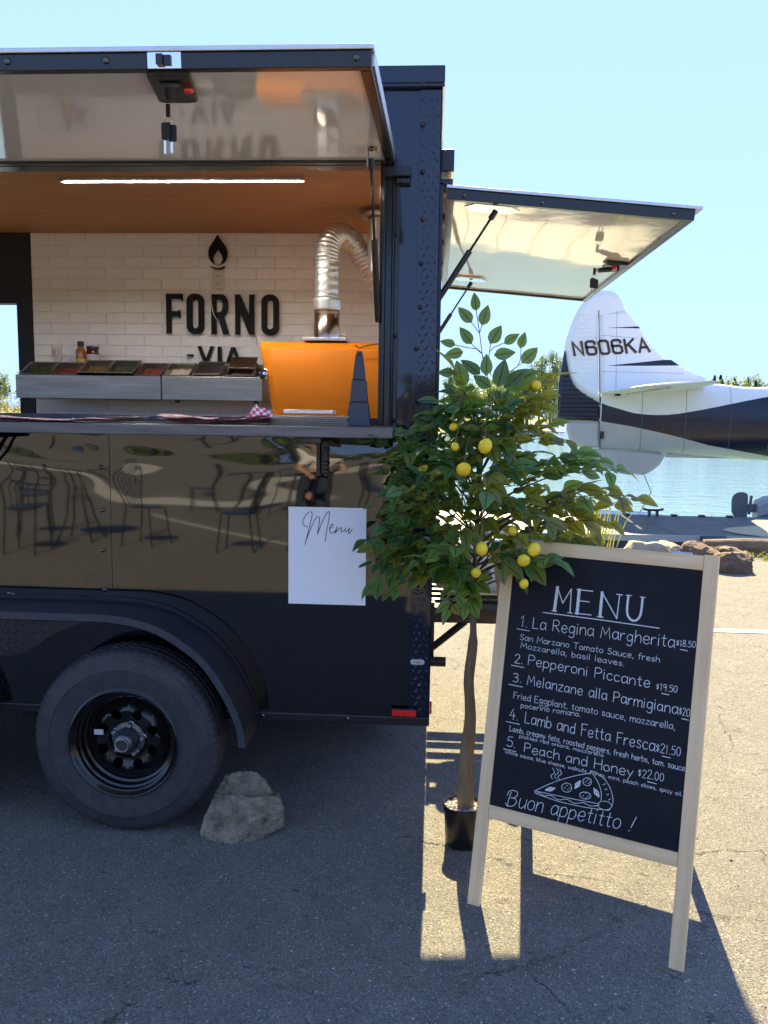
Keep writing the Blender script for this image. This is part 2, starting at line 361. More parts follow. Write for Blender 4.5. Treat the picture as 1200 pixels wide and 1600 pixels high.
def outline(name, outers, holes, thick, m, parent, loc, rot, bevel=0):
    cu = bpy.data.curves.new(name, 'CURVE'); cu.dimensions = '2D'; cu.fill_mode = 'BOTH'; cu.extrude = thick/2
    for pl in outers + holes:
        sp = cu.splines.new('POLY'); sp.points.add(len(pl)-1); sp.use_cyclic_u = True
        for q, p in zip(sp.points, pl): q.co = (p[0], p[1], 0, 1)
    o = bpy.data.objects.new('tmp', cu); C.objects.link(o)
    me = bpy.data.meshes.new_from_object(o); bpy.data.objects.remove(o); bpy.data.curves.remove(cu)
    me.name = name; me.materials.clear(); me.materials.append(m)
    me.polygons.foreach_set('use_smooth', [False]*len(me.polygons))
    return link(name, me, parent, 0, loc, rot)
def rrect(x0, y0, x1, y1, r, n=7):
    out = []
    for cx, cy, a0 in ((x1-r,y1-r,0),(x0+r,y1-r,90),(x0+r,y0+r,180),(x1-r,y0+r,270)):
        for k in range(n+1):
            a = R(a0+90*k/n); out.append((cx+r*math.cos(a), cy+r*math.sin(a)))
    return out

# ------------------------------------------------------------------ stroke lettering (handwriting, chalk, paint)
G = {
'A':(7,'0,0 3.5,10 7,0|1.3,3.6 5.7,3.6'), 'B':(6,'.3,0 0,10|~0,10 3.6,9.8 5,7.8 3.6,5.6 .2,5.2|~.2,5.2 4.6,5 6,2.6 4.4,.3 .3,0'),
'E':(5.4,'5,10 0,10 0,0 5.2,0|0,5.2 4.2,5.4'), 'F':(5,'5,10 0,9.8 0,0|0,5.2 4,5.4'), 'H':(6.2,'0,0 .1,10|6,0 5.9,10|0,5 6,5.2'),
'L':(5,'.1,10 0,0 5,.1'), 'M':(8,'0,0 .9,10 4,3.2 7,10 8,0'), 'N':(6.6,'0,0 .1,10 6.4,0 6.5,10'),
'P':(5.6,'0,0 .1,10|~.1,10 3.6,10.1 5.6,8 4.6,5.4 .2,4.6'), 'R':(6,'0,0 .1,10|~.1,10 3.6,10.1 5.4,8 4.2,5.5 .2,4.8|2,4.9 6,0'),
'S':(5.5,'~5.3,8.6 3.6,10 1.2,9.4 .6,7.2 2.8,5.3 5.2,3.6 4.9,1 2.4,0 .2,1.4'), 'T':(6.6,'0,10 6.8,10.1|3.4,10 3.3,0'),
'U':(6.8,'~0,10 .1,3.6 1.4,.7 3.4,0 5.4,.7 6.7,3.6 6.8,10'), 'W':(9,'0,10 2.2,0 4.5,8 6.8,0 9,10'),
'a':(5,'~4.6,5.2 2.6,6.4 .7,5.2 .1,2.6 1.2,.3 3,.6 4.6,2.6|4.7,6.3 4.7,1 5.3,0'), 'b':(4.8,'.1,10 0,.4|~0,3.6 1.6,6 3.8,5.6 4.8,3 3.6,.4 1.4,0 0,1.2'),
'c':(4.4,'~4.3,5.2 2.6,6.4 .7,5.2 .1,2.8 1.2,.4 3,0 4.4,1.2'), 'd':(5,'~4.6,4.8 2.6,6.3 .7,5.2 .1,2.6 1.2,.2 3,.4 4.6,2.2|4.7,10 4.7,0'),
'e':(4.8,'~.3,3 4.4,3.4 4.2,5.4 2.4,6.4 .6,5 .1,2.6 1.4,.2 3.2,0 4.7,1.2'), 'f':(3.6,'~3.8,9.4 2.6,10 1.6,8.6 1.4,5 1.3,0|0,5.8 3.4,6'),
'g':(5,'~4.6,5.2 2.6,6.4 .7,5.2 .2,2.8 1.4,.6 3,.8 4.6,2.6|~4.7,6.3 4.7,1 4.4,-2.6 2.4,-3.6 .4,-2.6'), 'h':(4.8,'.1,10 0,0|~0,3.4 1.6,5.8 3.6,6.2 4.6,4.4 4.7,0'),
'i':(1.2,'.4,6.2 .4,0|.4,8.4 .5,8.9'), 'k':(4.6,'.1,10 0,0|4,6.2 .2,2.8 4.6,0'), 'l':(1.2,'.4,10 .4,0'),
'm':(7.4,'.1,6.2 0,0|~0,3.6 1.4,6 3,6 3.6,4.4 3.6,0|~3.6,3.6 5,6 6.6,6 7.2,4.4 7.3,0'), 'n':(4.8,'.1,6.2 0,0|~0,3.6 1.6,5.9 3.6,6.1 4.6,4.4 4.7,0'),
'o':(4.8,'~2.4,6.3 .6,5.2 0,3 .8,.8 2.4,0 4.1,.8 4.8,3.1 4.2,5.3 2.4,6.3'), 'p':(4.8,'.1,6.2 0,-3.6|~0,4 1.6,6.2 3.8,5.8 4.8,3.2 3.6,.6 1.4,.1 0,1.2'),
'r':(3.6,'.1,6.2 0,0|~0,3.4 1.4,5.6 2.6,6.2 3.6,5.8'), 's':(4,'~3.8,5.4 2.2,6.4 .6,5.4 1,3.8 3,2.8 3.8,1.4 2.4,0 .2,.9'),
't':(3.4,'~1.6,9 1.5,2 2.2,.2 3.4,.5|0,6.2 3.3,6.4'), 'u':(4.8,'~.1,6.2 0,2.4 1,.2 2.8,.3 4.6,2.4|4.7,6.3 4.7,.8 5.2,0'), 'v':(4.6,'0,6.2 2.3,0 4.6,6.2'),
'w':(6.8,'0,6.2 1.7,0 3.4,5 5.1,0 6.8,6.2'), 'x':(4.6,'0,6.2 4.6,0|4.6,6.2 0,0'), 'y':(4.6,'0,6.2 2.4,.6|4.6,6.2 2.4,.4 .8,-3.6'), 'z':(4.4,'.2,6 4.2,6.2 0,.1 4.5,.2'),
'0':(4.8,'~2.4,10 .6,8.4 0,5 .7,1.5 2.4,0 4.2,1.6 4.8,5 4.2,8.5 2.4,10'), '1':(3,'0,7.6 1.8,10 1.7,0'), '2':(4.8,'~.2,7.8 1,9.6 2.8,10 4.4,8.6 4,6 2,3 0,0|0,0 4.8,.1'),
'3':(4.6,'~.2,9 2.2,10 4.2,8.8 3.8,6.4 1.8,5.4|~1.8,5.4 4.4,4.6 4.6,2 2.6,0 .1,1'), '4':(5,'3,10 0,3.6 5,3.7|3.6,6.4 3.6,0'), '5':(4.6,'4.4,10 .7,9.9 .4,5.8|~.4,5.8 2.6,6.4 4.5,4.6 4.3,1.6 2.4,0 0,.9'),
'8':(4.6,'~2.3,5.4 .6,6.8 .6,9 2.3,10 4,9 4,6.8 2.3,5.4 .3,3.6 .4,1.2 2.3,0 4.2,1.2 4.3,3.6 2.3,5.4'), '9':(4.6,'~4.4,8 3,10 .8,9.4 .2,7.2 1.2,5.2 3.2,5.4 4.4,7.6|~4.5,8.6 4.4,4 3.4,0'),
'$':(4,'~3.6,7.4 2,8.2 .5,7.2 1,5.6 3,4.6 3.6,3 2,1.7 .2,2.6|2,9.4 2,.6'), ',':(1.2,'.8,.8 .2,-1.6'), '.':(1.2,'.3,0 .7,.5'), '!':(3.4,'3,10 1.2,2.6|.4,0 .6,.6'),
}
GC = {'B':(8,'~1.6,9 1,4 1.4,0|~-.6,6.4 -.2,9 2.4,10.2 5.6,9.8 6.4,7.6 4.4,5.6 2.2,5.4|~2.2,5.4 5.6,5.2 7,3 5.2,.4 1.2,-.4 -.6,1.4')}
def strokes(text, jit=.25, slant=0.0, over=None, space=4.6, gap=1.7):
    x = 0; out = []
    for ch in text:
        if ch == ' ': x += space; continue
        w, d = (over or {}).get(ch) or G[ch]
        jy = random.uniform(-jit, jit); k = 1 + random.uniform(-.05, .05)
        for st in d.split('|'):
            sm = st.startswith('~'); pts = [tuple(map(float, p.split(','))) for p in st.lstrip('~').split()]
            if sm: pts = [(p.x, p.y) for p in catmull(pts, 4)]
            out.append([(x + px*k + slant*py, py*k + jy) for px, py in pts])
        x += w + gap
    return out, x - gap
def ribbon(mb, pts, w, fn, lift):
    P = [Vector((p[0], p[1])) for p in pts]; n = len(P); vs_ = []
    if n < 2: return
    P[0] = P[0] - (P[1]-P[0]).normalized()*w*.4; P[-1] = P[-1] + (P[-1]-P[-2]).normalized()*w*.4
    for i in range(n):
        a = (P[i]-P[i-1]).normalized() if i else None; b = (P[i+1]-P[i]).normalized() if i < n-1 else None
        t = ((a or b) + (b or a)); t = t.normalized() if t.length > 1e-6 else (a or b)
        nrm = Vector((-t.y, t.x)); c = max(.55, nrm.dot(Vector((-(b or a).y, (b or a).x))))
        ww = w*.5/c*random.uniform(.88, 1.12) if w < .006 else w*.5/c
        vs_.append(fn(P[i].x + nrm.x*ww, P[i].y + nrm.y*ww, lift)); vs_.append(fn(P[i].x - nrm.x*ww, P[i].y - nrm.y*ww, lift))
    mb.add(vs_, [(2*i, 2*i+1, 2*i+3, 2*i+2) for i in range(n-1)])
def write(text, u0, u1, v0, v1, h, w, fn, m, parent, name='chalk_text', **kw):
    st, W = strokes(text, **kw); mb = MB(); k = (u1-u0)/W
    for i, s_ in enumerate(st):
        pts = [(u0 + p[0]*k, v0 + (v1-v0)*min(1.05, max(0, p[0]/W)) + p[1]*h/10) for p in s_]
        ribbon(mb, pts, w, fn, .0004 + .00002*i)
    return mb.build(name, m, parent, fixn=False)

# ------------------------------------------------------------------ setting: ground, water, far bank
mb = MB(); prof = [(-90,0),(-30,0),(-12,0),(-6,0),(-3,0),(0,0),(3,0),(6.9,0),(7.5,-.22),(9.4,-1.0),(13,-2.0),(90,-2.2)]
XS = [-160,-60,-20,-8,-4,0,4,8,20,60,160]
vs_ = [(x, y, z) for y, z in prof for x in XS]; n = len(XS)
mb.add(vs_, [(j*n+i, j*n+i+1, (j+1)*n+i+1, (j+1)*n+i) for j in range(len(prof)-1) for i in range(n-1)])
tag(mb.build('ground', ASPHALT), kind='structure')
mb = MB(); mb.add([(-900,8.6,-.65),(1500,8.6,-.65),(1500,1500,-.65),(-900,1500,-.65)], [(0,1,2,3)])
tag(mb.build('lake_water', WATER), kind='structure')
def bank(name, x0, x1, y0, y1, h, seed):
    mb = MB(); nx = 60; ny = 8; vs_ = []
    for j in range(ny+1):
        for i in range(nx+1):
            x = x0+(x1-x0)*i/nx; t = j/ny; e = min(1, 6*min(i/nx, 1-i/nx))
            z = -1.3 + (h+1.3)*min(1, t*2.4)*e + .5*noise.noise(Vector((x*.06+seed, t*3, 0)))*t
            vs_.append((x, y0+(y1-y0)*t + 4*noise.noise(Vector((x*.03+seed, 0, 5))), z))
    mb.add(vs_, [(j*(nx+1)+i, j*(nx+1)+i+1, (j+1)*(nx+1)+i+1, (j+1)*(nx+1)+i) for j in range(ny) for i in range(nx)])
    return tag(mb.build(name, BANK, smooth=True), kind='structure')
bank('far_bank', -500, 620, 330, 420, 1.5, 3); bank('near_bank', -150, 27, 104, 150, 1.6, 9)
tag(MB().add([(-30,-13.2,.005),(30,-13.2,.005),(30,-10.9,.005),(-30,-10.9,.005)], [(0,1,2,3)]).build('reflection_strip', mat('reflection_strip_pale', (.46,.44,.40), .8, var=.08, vscale=2)), kind='structure')  # pale strip added behind the camera for a bright band mirrored in the panel
tag(MB().add([(1.35,3.02,.004),(9,3.02,.004),(9,3.13,.004),(1.35,3.13,.004)], [(0,1,2,3)]).build('parking_line', LINE), kind='structure')
tag(MB().add([(-4.2,-8.9,.004),(-4.1,-8.95,.004),(.6,-4.35,.004),(.5,-4.3,.004)], [(0,1,2,3)]).build('parking_line', LINE), kind='structure')

# trees on the banks: three kinds of crown, each shared by its copies
def add_leaf_attr(me, n_per, tint=True):
    a = me.attributes.new('rib', 'FLOAT', 'POINT'); t = me.attributes.new('tint', 'FLOAT', 'POINT')
    vals = []
    for i in range(len(me.vertices)//n_per): vals += [random.random()]*n_per
    t.data.foreach_set('value', vals + [0.0]*(len(me.vertices)-len(vals)))
def crown_mesh(name, H, W, conifer, m, nleaf, leaf, rnd):
    vs_ = []; fs = []
    def q(p, s):
        d = Vector((rnd.gauss(0,1), rnd.gauss(0,1), rnd.gauss(0,1))).normalized(); e = d.cross(Vector((rnd.gauss(0,1), rnd.gauss(0,1), rnd.gauss(0,1)))).normalized()
        o = len(vs_); vs_.extend([p-d*s, p+e*s*.6, p+d*s, p-e*s*.6]); fs.append((o, o+1, o+2, o+3))
    if conifer:
        for i in range(nleaf):
            t = rnd.random()**.75; z = H*(.10+.90*(1-t)) ; r = W*t*(.55+.45*abs(math.sin(t*26)))*rnd.random()**.45
            a = rnd.random()*6.283; q(Vector((r*math.cos(a), r*math.sin(a), z - r*.35)), leaf*rnd.uniform(.6, 1.3))
    else:
        cl = []
        for i in range(34):
            t = rnd.random(); a = rnd.random()*6.283; rr = W*(.35+.65*math.sin(math.pi*min(1, .12+t*.86)))*rnd.random()**.5
            cl.append((Vector((rr*math.cos(a), rr*math.sin(a), H*(.12+.85*t))), W*rnd.uniform(.22, .46)))
        for i in range(nleaf):
            c, r = rnd.choice(cl); d = Vector((rnd.gauss(0,1), rnd.gauss(0,1), rnd.gauss(0,1))).normalized()*r*rnd.random()**.4; d.z *= 1.2
            q(c+d, leaf*rnd.uniform(.5, 1.3))
    me = bpy.data.meshes.new(name); me.from_pydata([tuple(v) for v in vs_], [], fs); me.materials.append(m); add_leaf_attr(me, 4); return me
rnd = random.Random(5)
def trunk_mesh(H, r):
    mb = MB(); mb.tube([(0,0,-.6),(.05*H*.1,0,H*.4),(0,.02*H,H*.86)], [r, r*.7, r*.15], 7)
    for k in range(6):
        a = k*1.1; z = H*(.3+.09*k); mb.tube([(0,0,z),(math.cos(a)*H*.13, math.sin(a)*H*.13, z+H*.1)], [r*.35, r*.08], 5)
    return mb.mesh('trunk', BARK)
KINDS = {
 'poplar': ('slender_tree', crown_mesh('crown', 9.5, 2.0, False, TREEL, 2600, .16, rnd), trunk_mesh(9.5, .16)),
 'round': ('leafy_tree', crown_mesh('crown', 7.0, 3.2, False, TREEL, 3000, .19, rnd), trunk_mesh(7, .2)),
 'conifer': ('conifer_tree', crown_mesh('crown', 17, 4.6, True, TREEC, 2800, .50, rnd), trunk_mesh(17, .3)),
 'yellow': ('yellow_bush', crown_mesh('crown', 2.6, 2.2, False, BUSHY, 1500, .12, rnd), trunk_mesh(2.2, .08)),
}
def tree(kind, x, y, z, s, label, group):
    nm, cm, tm = KINDS[kind]; t = empty(nm, (x, y, z), label, 'bush' if kind == 'yellow' else 'tree', group, rnd.random()*6.28); t.scale = (s*rnd.uniform(.85,1.15), s*rnd.uniform(.85,1.15), s)
    link('crown', cm, t); link('trunk', tm, t); return t
LP = 'leafy tree on the near bank seen behind the potted lemon tree'; LW = 'leafy tree on the near bank seen through the far trailer window'
for x, y, s, k in ((-1.5,116,.62,'round'),(2.5,118,.8,'poplar'),(5.5,121,.78,'round'),(8.2,117,.74,'round'),(10.6,120,.78,'poplar'),(13.0,116,.88,'round'),(15.0,118,.98,'poplar'),(16.6,115,1.02,'poplar'),(18.4,117,.98,'poplar'),(20.6,119,.8,'round'),(4.0,124,.85,'round'),(9.4,125,.9,'round'),(11.8,123,.8,'round'),(14.0,124,.95,'round'),(17.4,124,1.0,'round'),(19.4,125,.95,'round')):
    tree(k, x, y, .8, s, LP, 'trees on the near bank behind the lemon tree')
for x, y, s, k in ((-69,120,.75,'round'),(-65,117,.85,'round'),(-61.5,121,.9,'poplar'),(-58,116,.8,'round'),(-54,119,.75,'round')):
    tree(k, x, y, .8, s, LW, 'trees seen through the far trailer window')
for x, y, s in ((1.2,108,.8),(4,109,.75),(16,109,.62),(18.5,108.5,.6)): tree('yellow', x, y, .3, s, 'yellow bush low on the near bank behind the potted lemon tree', 'yellow bushes on the near bank')
for x, y, s in ((-63.5,109,.9),(-60,108,1.0),(-56,109,.9)): tree('yellow', x, y, .3, s, 'yellow bush low on the bank seen through the far trailer window', 'yellow bushes seen through the window')
for i in range(46):
    x = 62 + i*2.6 + rnd.uniform(-1.4, 1.4); tree('conifer' if i % 3 else 'round', x, 345+rnd.uniform(-8, 14), .8, rnd.uniform(.88, 1.18) if i % 3 else rnd.uniform(1.9, 2.5), 'small tree in the far shore tree line above the seaplane fuselage', 'far shore trees')
# the wood behind the photographer, only ever seen mirrored in the trailer's paint
mb = MB()
for i in range(6500):
    x = rnd.uniform(-90, 90); top = 4.6+1.6*noise.noise(Vector((x*.12,0,0)))+1.2*noise.noise(Vector((x*.5,3,0))); z = top*rnd.random()**.8; p = Vector((x, -62-rnd.random()*6, z)); s = rnd.uniform(.3, .8)
    d = Vector((rnd.gauss(0,1), rnd.gauss(0,.4), rnd.gauss(0,1))).normalized()*s; e = Vector((-d.z, 0, d.x))*.7; mb.add([p-d, p-e, p+d, p+e], [(0,1,2,3)])
wm = mb.mesh('woodland', TREEC); add_leaf_attr(wm, 4); tag(link('woodland', wm), kind='stuff')

# ------------------------------------------------------------------ food trailer
T = empty('food_trailer', (0,0,0), 'glossy black food trailer with open serving hatch and raised rear hatch', 'food trailer')
W = 2.07; ZB = .392; ZT = 2.642; SILL = 1.476; HZ = 2.392; XL = -4.6
def wavy(name, x0, x1, z0, z1, amp, nx, nz, m, seed, yb=0.0):
    mb = MB(); vs_ = []
    for j in range(nz+1):
        z = z0+(z1-z0)*j/nz
        for i in range(nx+1):
            x = x0+(x1-x0)*i/nx
            ex = min(1, (x-x0)/.10, (x1-x)/.10) if x1-x0 > .3 else min(1, (x-x0)/.02, (x1-x)/.02)
            ez = min(1, (z-z0)/.04, (z1-z)/.012)
            y = yb + amp(x, z, seed)*max(0, ex)*max(0, ez)
            vs_.append((x, y, z))
    mb.add(vs_, [(j*(nx+1)+i, j*(nx+1)+i+1, (j+1)*(nx+1)+i+1, (j+1)*(nx+1)+i) for j in range(nz) for i in range(nx)])
    o = mb.build(name, m, T, smooth=True, fixn=False); return o
def ss(a, b, x): t = max(0, min(1, (x-a)/(b-a))); return t*t*(3-2*t)
def amp_side(x, z, s):
    k = .00016 + .0060*ss(1.14, 1.40, z)
    v = noise.noise(Vector((x*1.15+s, z*5.2, s))) + .30*noise.noise(Vector((x*3.1+s, z*12, 4+s)))
    return k*v + .0006*noise.noise(Vector((x*1.1, z*1.4+s, 9)))*ss(.7, 1.1, z)
def amp_post(x, z, s): return .0010*noise.noise(Vector((x*7, z*3.2, s))) + .0022*ss(1.75, 1.5, z)*noise.noise(Vector((x*12, z*9, s+3)))
wavy('side_panel', -1.1885, -.073, ZB+.03, SILL-.001, amp_side, 110, 110, GLOSS, 1.7)
wavy('side_panel', -2.32, -1.191, ZB+.03, SILL-.001, amp_side, 100, 100, GLOSS, 6.2)
wavy('side_panel', -3.45, -2.322, ZB+.03, SILL-.001, amp_side, 60, 60, GLOSS, 8.2)
wavy('side_panel', XL, -3.452, ZB+.03, SILL-.001, amp_side, 60, 60, GLOSS, 4.2)
wavy('corner_panel', -.192, -.073, SILL+.001, ZT-.001, amp_post, 16, 120, POST, 2.2)
MB().box((XL,.001,HZ+.01),(-.193,.03,ZT-.001)).build('header_panel', POST, T)
MB().box((XL,.004,SILL),(-3.9,.03,HZ+.008)).build('front_side_panel', POST, T)
# thin inner skin behind the warped sheet, sills and rails
MB().box((XL,.012,ZB+.03),(-.02,.030,SILL-.02)).build('side_wall_core', ALUB, T)
MB().box((-.19,.012,SILL-.018),(-.02,.04,ZT-.005)).build('post_core', SATIN, T)
o = MB().box((XL,-.014,ZB-.004),(-.635,.03,ZB+.029)).box((-.634,-.014,ZB-.004),(.004,.03,ZB+.029)).build('bottom_rail', SATIN, T, bevel=.004)
mb = MB().box((XL-.02,-.022,ZT),(.012,W+.02,ZT+.012)).box((XL-.02,-.022,ZT+.0125),(.012,.018,ZT+.070)).box((XL-.02,.0185,ZT+.0125),(.012,W+.02,ZT+.066)); mb.build('roof_cap', POST, T, bevel=.004)
# diamond-plate corner trim, its lozenges real
mb = MB().box((-.0725,-.004,ZB+.03),(.003,.011,ZT-.001)).box((.0005,-.004,ZB+.03),(.004,.06,ZT-.001))
k = 0; z = ZB+.055
while z < ZT-.03:
    for c in range(3):
        x = -.060+.0245*c + (.012 if k % 2 else 0)
        if x > -.004: continue
        a = R(45 if (k+c) % 2 else -45); d = Vector((math.cos(a), 0, math.sin(a)))*.0115; e = Vector((-math.sin(a), 0, math.cos(a)))*.0036; p = Vector((x, -.0042, z)); q = Vector((0, -.0010, 0))
        mb.add([p-d, p-e, p+d, p+e, p-d*.45+q, p+d*.45+q], [(0,1,4),(1,2,5,4),(2,3,5),(3,0,4,5)])
    z += .0245; k += 1
mb.build('corner_trim', POST, T, fixn=False)
# window jamb with its ribs, sill track
mb = MB()
for x0, x1, y in ((-.194,-.184,-.016),(-.183,-.160,-.010),(-.159,-.153,-.017),(-.152,-.136,-.008)): mb.box((x0,y,SILL+.004),(x1,.011,HZ+.02))
mb.box((-.205,.012,SILL+.02),(-.1945,.10,HZ)); mb.build('window_jamb', TRIM, T, bevel=.002)
mb = MB().box((XL+.7,.0105,SILL),(-.195,.115,SILL+.022)).box((XL+.7,.030,SILL+.0225),(-.195,.040,SILL+.040)).box((XL+.7,.060,SILL+.0225),(-.195,.070,SILL+.046)); mb.build('window_sill', SLATE, T, bevel=.002)
MB().box((XL+.7,-.012,HZ-.003),(-.15,.05,HZ+.008)).build('window_head', TRIM, T, bevel=.002)
mb = MB().box((-.192,-.046,2.345),(-.098,-.004,2.378)).box((-.150,-.03,2.325),(-.100,-.004,2.3445)); mb.build('hatch_stop', SATIN, T, bevel=.004)
# round-head screws
scm = MB(); scm.lathe([(.0085,0),(.008,.0022),(.0055,.0045),(.0001,.0055)], 12, Matrix.Rotation(R(90), 4, 'X')); scm = scm.mesh('screw', SATIN, smooth=True)
SZ = mat('screw_zinc', (.12,.12,.125), .25, 1.0)
scb = scm.copy(); scb.materials[0] = SZ
for x, z in ((-.062,2.655),(-.062,2.524),(-.059,2.37),(-.056,2.21),(-.058,2.061),(-.059,1.912),(-.070,1.768),(-.062,1.589),(-.144,1.812),(-.146,1.515),(-.146,2.16),(-.144,2.36)):
    link('screw', scm, T, loc=(x, -.018 if z > ZT else (-.0075 if x > -.1 else -.0085), z))
for x, z in ((-1.222,1.329),(-1.219,1.17),(-1.221,1.019),(-1.22,.869),(-.048,.893),(-.62,.408),(-.30,.408)): link('screw', scb, T, loc=(x, -.0005 if z > .5 and x < -.1 else (-.0046 if z > .5 else -.0145), z))
for x, z in ((-1.589,.846),(-1.573,.843)): link('screw', scb, T, loc=(x, -.001, z))
# marker lamp, reflector
mb = MB(); mb.prism(rrect(-.070,.622,-.018,.642,.009), -.0045, -.016, lambda x, y, d: (x, d, y)); o = mb.build('marker_lamp', CLEARL, T, bevel=.003)
MB().box((-.052,-.020,.628),(-.036,-.0165,.636)).build('lamp_bulb', ZINC, o)
o = MB().box((-.138,-.024,.425),(-.042,-.0145,.455)).build('red_reflector', SATIN, T, bevel=.002); o['label'] = 'red rectangular reflector low at the rear corner'
MB().box((-.134,-.028,.429),(-.0905,-.0245,.451)).build('lens', RED, o, bevel=.001); MB().box((-.0895,-.028,.429),(-.046,-.0245,.451)).build('lens', RED, o, bevel=.001)
MB().box((.0045,.03,.42),(.012,.07,.47)).build('rear_reflector', RED, T)
# rear wall with its hatch opening, front wall, far wall, roof, floor
mb = MB().box((-.03,.045,ZB+.03),(0,W-.02,1.23)).box((-.03,.045,2.345),(0,W-.02,ZT-.001)).box((-.03,.045,1.231),(0,.105,2.344)).box((-.03,W-.10,1.231),(0,W-.02,2.344)); mb.build('rear_wall', GLOSS, T)
MB().box((XL,.032,ZB+.03),(XL+.03,W-.02,ZT-.001)).build('front_wall', GLOSS, T)
MB().box((XL+.031,.045,ZB-.02),(-.001,W-.045,ZB+.028)).build('floor', FLOORM, T)
mb = MB().box((XL,W-.019,ZB),(-3.30,W+.005,ZT-.001)).box((-3.299,W-.019,ZB),(-2.545,W+.005,1.20)).box((-3.299,W-.019,2.172),(-2.545,W+.005,ZT-.001)).box((-2.544,W-.019,ZB),(.003,W+.005,ZT-.001)); mb.build('far_wall', GLOSS, T)
mb = MB().box((XL+.04,2.0,ZB+.03),(-3.302,2.05,2.59)).box((-2.542,2.0,ZB+.03),(-2.446,2.05,2.59)).box((-3.30,2.0,2.175),(-2.543,2.05,2.59)).box((-3.30,2.0,ZB+.03),(-2.543,2.05,1.2)); mb.build('far_window_surround', NAVYW, T)
bw = MB().box((-2.444,2.008,ZB+.03),(-.032,2.05,2.59)).build('back_wall', GROUT, T)
def tile_mesh(w, h, d=.0055, c=.0022):
    mb = MB(); mb.add([(0,0,0),(w,0,0),(w,0,h),(0,0,h),(0,-d+c*.5,0),(w,-d+c*.5,0),(w,-d+c*.5,h),(0,-d+c*.5,h),(c,-d,c),(w-c,-d,c),(w-c,-d,h-c),(c,-d,h-c)],
        [(0,1,5,4),(1,2,6,5),(2,3,7,6),(3,0,4,7),(4,5,9,8),(5,6,10,9),(6,7,11,10),(7,4,8,11),(8,9,10,11)]); return mb.mesh('tile', TILE)
TW, TH = .2285, .0655; full = tile_mesh(TW-.002, TH-.002); cache = {}
for r in range(18):
    z = 2.585 - TH*(r+1); x = -2.444 + (0 if r % 2 else -TW/2)
    while x < -.036:
        x0 = max(x, -2.443); x1 = min(x+TW, -.034); w = x1-x0
        if w > .03:
            if abs(w-TW) < .002: me = full
            else:
                kk = round(w, 3)
                if kk not in cache: cache[kk] = tile_mesh(w-.002, TH-.002)
                me = cache[kk]
            o = link('tile', me, bw, loc=(x0, 2.0078 - random.random()*.0004, z), rot=(random.uniform(-.002,.002), 0, random.uniform(-.001,.001)))
        x += TW
cl = MB().box((XL+.04,.05,2.591),(-.032,2.05,2.615)).build('ceiling', CEILW, T)
o = MB().box((-1.735,.845,2.578),(-.608,.870,2.5905)).box((-1.735,.845,2.572),(-.608,.8485,2.5778)).box((-1.735,.8665,2.572),(-.608,.870,2.5778)).build('led_strip', ALU, cl)
led = MB()
for i in range(60):
    x = -1.72+i*.01832; led.box((x,.852,2.5762),(x+.0142,.863,2.5777))
led.build('led_strip_diodes', LED, cl)
o = MB().box((XL+.05,.12,ZB+.03),(-.25,.62,1.30)).build('counter', STEEL, T)
MB().box((-3.2,1.35,1.30),(-.94,1.98,1.47)).build('rear_counter', STEEL, T, bevel=.004)
MB().box((-3.2,1.42,ZB+.03),(-.94,1.97,1.299)).build('rear_cabinet', STEEL, T)
MB().box((-.935,.98,ZB+.03),(-.04,1.97,1.485)).build('oven_stand', STEEL, T)
MB().box((XL+.05,.46,1.3005),(-1.30,.62,1.486)).build('inner_shelf', SLATE, T, bevel=.004)

# letters and flame on the tiles
YW = 1.992
def letter(outers, holes, x, z, h, name='letter', t=.016):
    o = outline(name, [[(a*h, b*h) for a, b in p] for p in outers], [[(a*h, b*h) for a, b in p] for p in holes], t, LETTER, T, (x, YW-.004-t/2, z), (R(90),0,0)); return o
F_ = [[(0,0),(.15,0),(.15,.43),(.34,.43),(.34,.40),(.36,.38),(.38,.40),(.38,.58),(.36,.60),(.34,.58),(.34,.56),(.15,.56),(.15,.87),(.41,.87),(.41,.84),(.43,.82),(.45,.84),(.45,1),(0,1),(.02,.97),(.02,.03)]]
letter(F_, [], -1.617, 2.002, .232)
def Ol(w=.45): return [rrect(0,-.01,w,1.01,.2)], [rrect(.145,.14,w-.145,.86,.078)[::-1]]
letter(*Ol(), -1.488, 2.001, .232)
bowl = [(.15,.5)]
Rb = [(0,0),(.15,0),(.15,.42),(.20,.42),(.32,0),(.48,0),(.345,.44)] + [(.30+.16*math.cos(a), .72+.28*math.sin(a)) for a in [R(-70+160*i/12) for i in range(13)]] + [(.26,1),(0,1),(.02,.97),(.02,.03)]
letter([Rb], [[(.15,.55),(.15,.87),(.24,.87)] + [(.235+.085*math.cos(R(90-180*i/8)), .71+.16*math.sin(R(90-180*i/8))) for i in range(9)] + [(.24,.55)]], -1.344, 2.0, .232)
letter([[(0,0),(.14,0),(.14,.55),(.38,0),(.53,0),(.51,.03),(.51,.97),(.53,1),(.385,1),(.385,.46),(.15,1),(0,1),(.02,.97),(.02,.03)]], [], -1.200, 1.999, .232)
letter(*Ol(), -1.038, 1.998, .232)
h = .104
letter([[(.36,0),(.56,0),(.92,.97),(.86,1.02),(.74,1.0),(.47,.26),(.20,1.0),(.06,1.02),(0,.97)]], [], -1.424, 1.824, h)
letter([rrect(0,-.02,.22,1,.07)], [], -1.303, 1.823, h)
letter([[(0,0),(.06,-.03),(.18,-.02),(.26,.22),(.68,.22),(.76,-.02),(.88,-.03),(.94,0),(.58,1),(.36,1)]], [[(.33,.40),(.47,.80),(.61,.40)]], -1.258, 1.82, h)
letter([rrect(0,0,.37,.11,.04)], [], -1.490, 1.868, h)
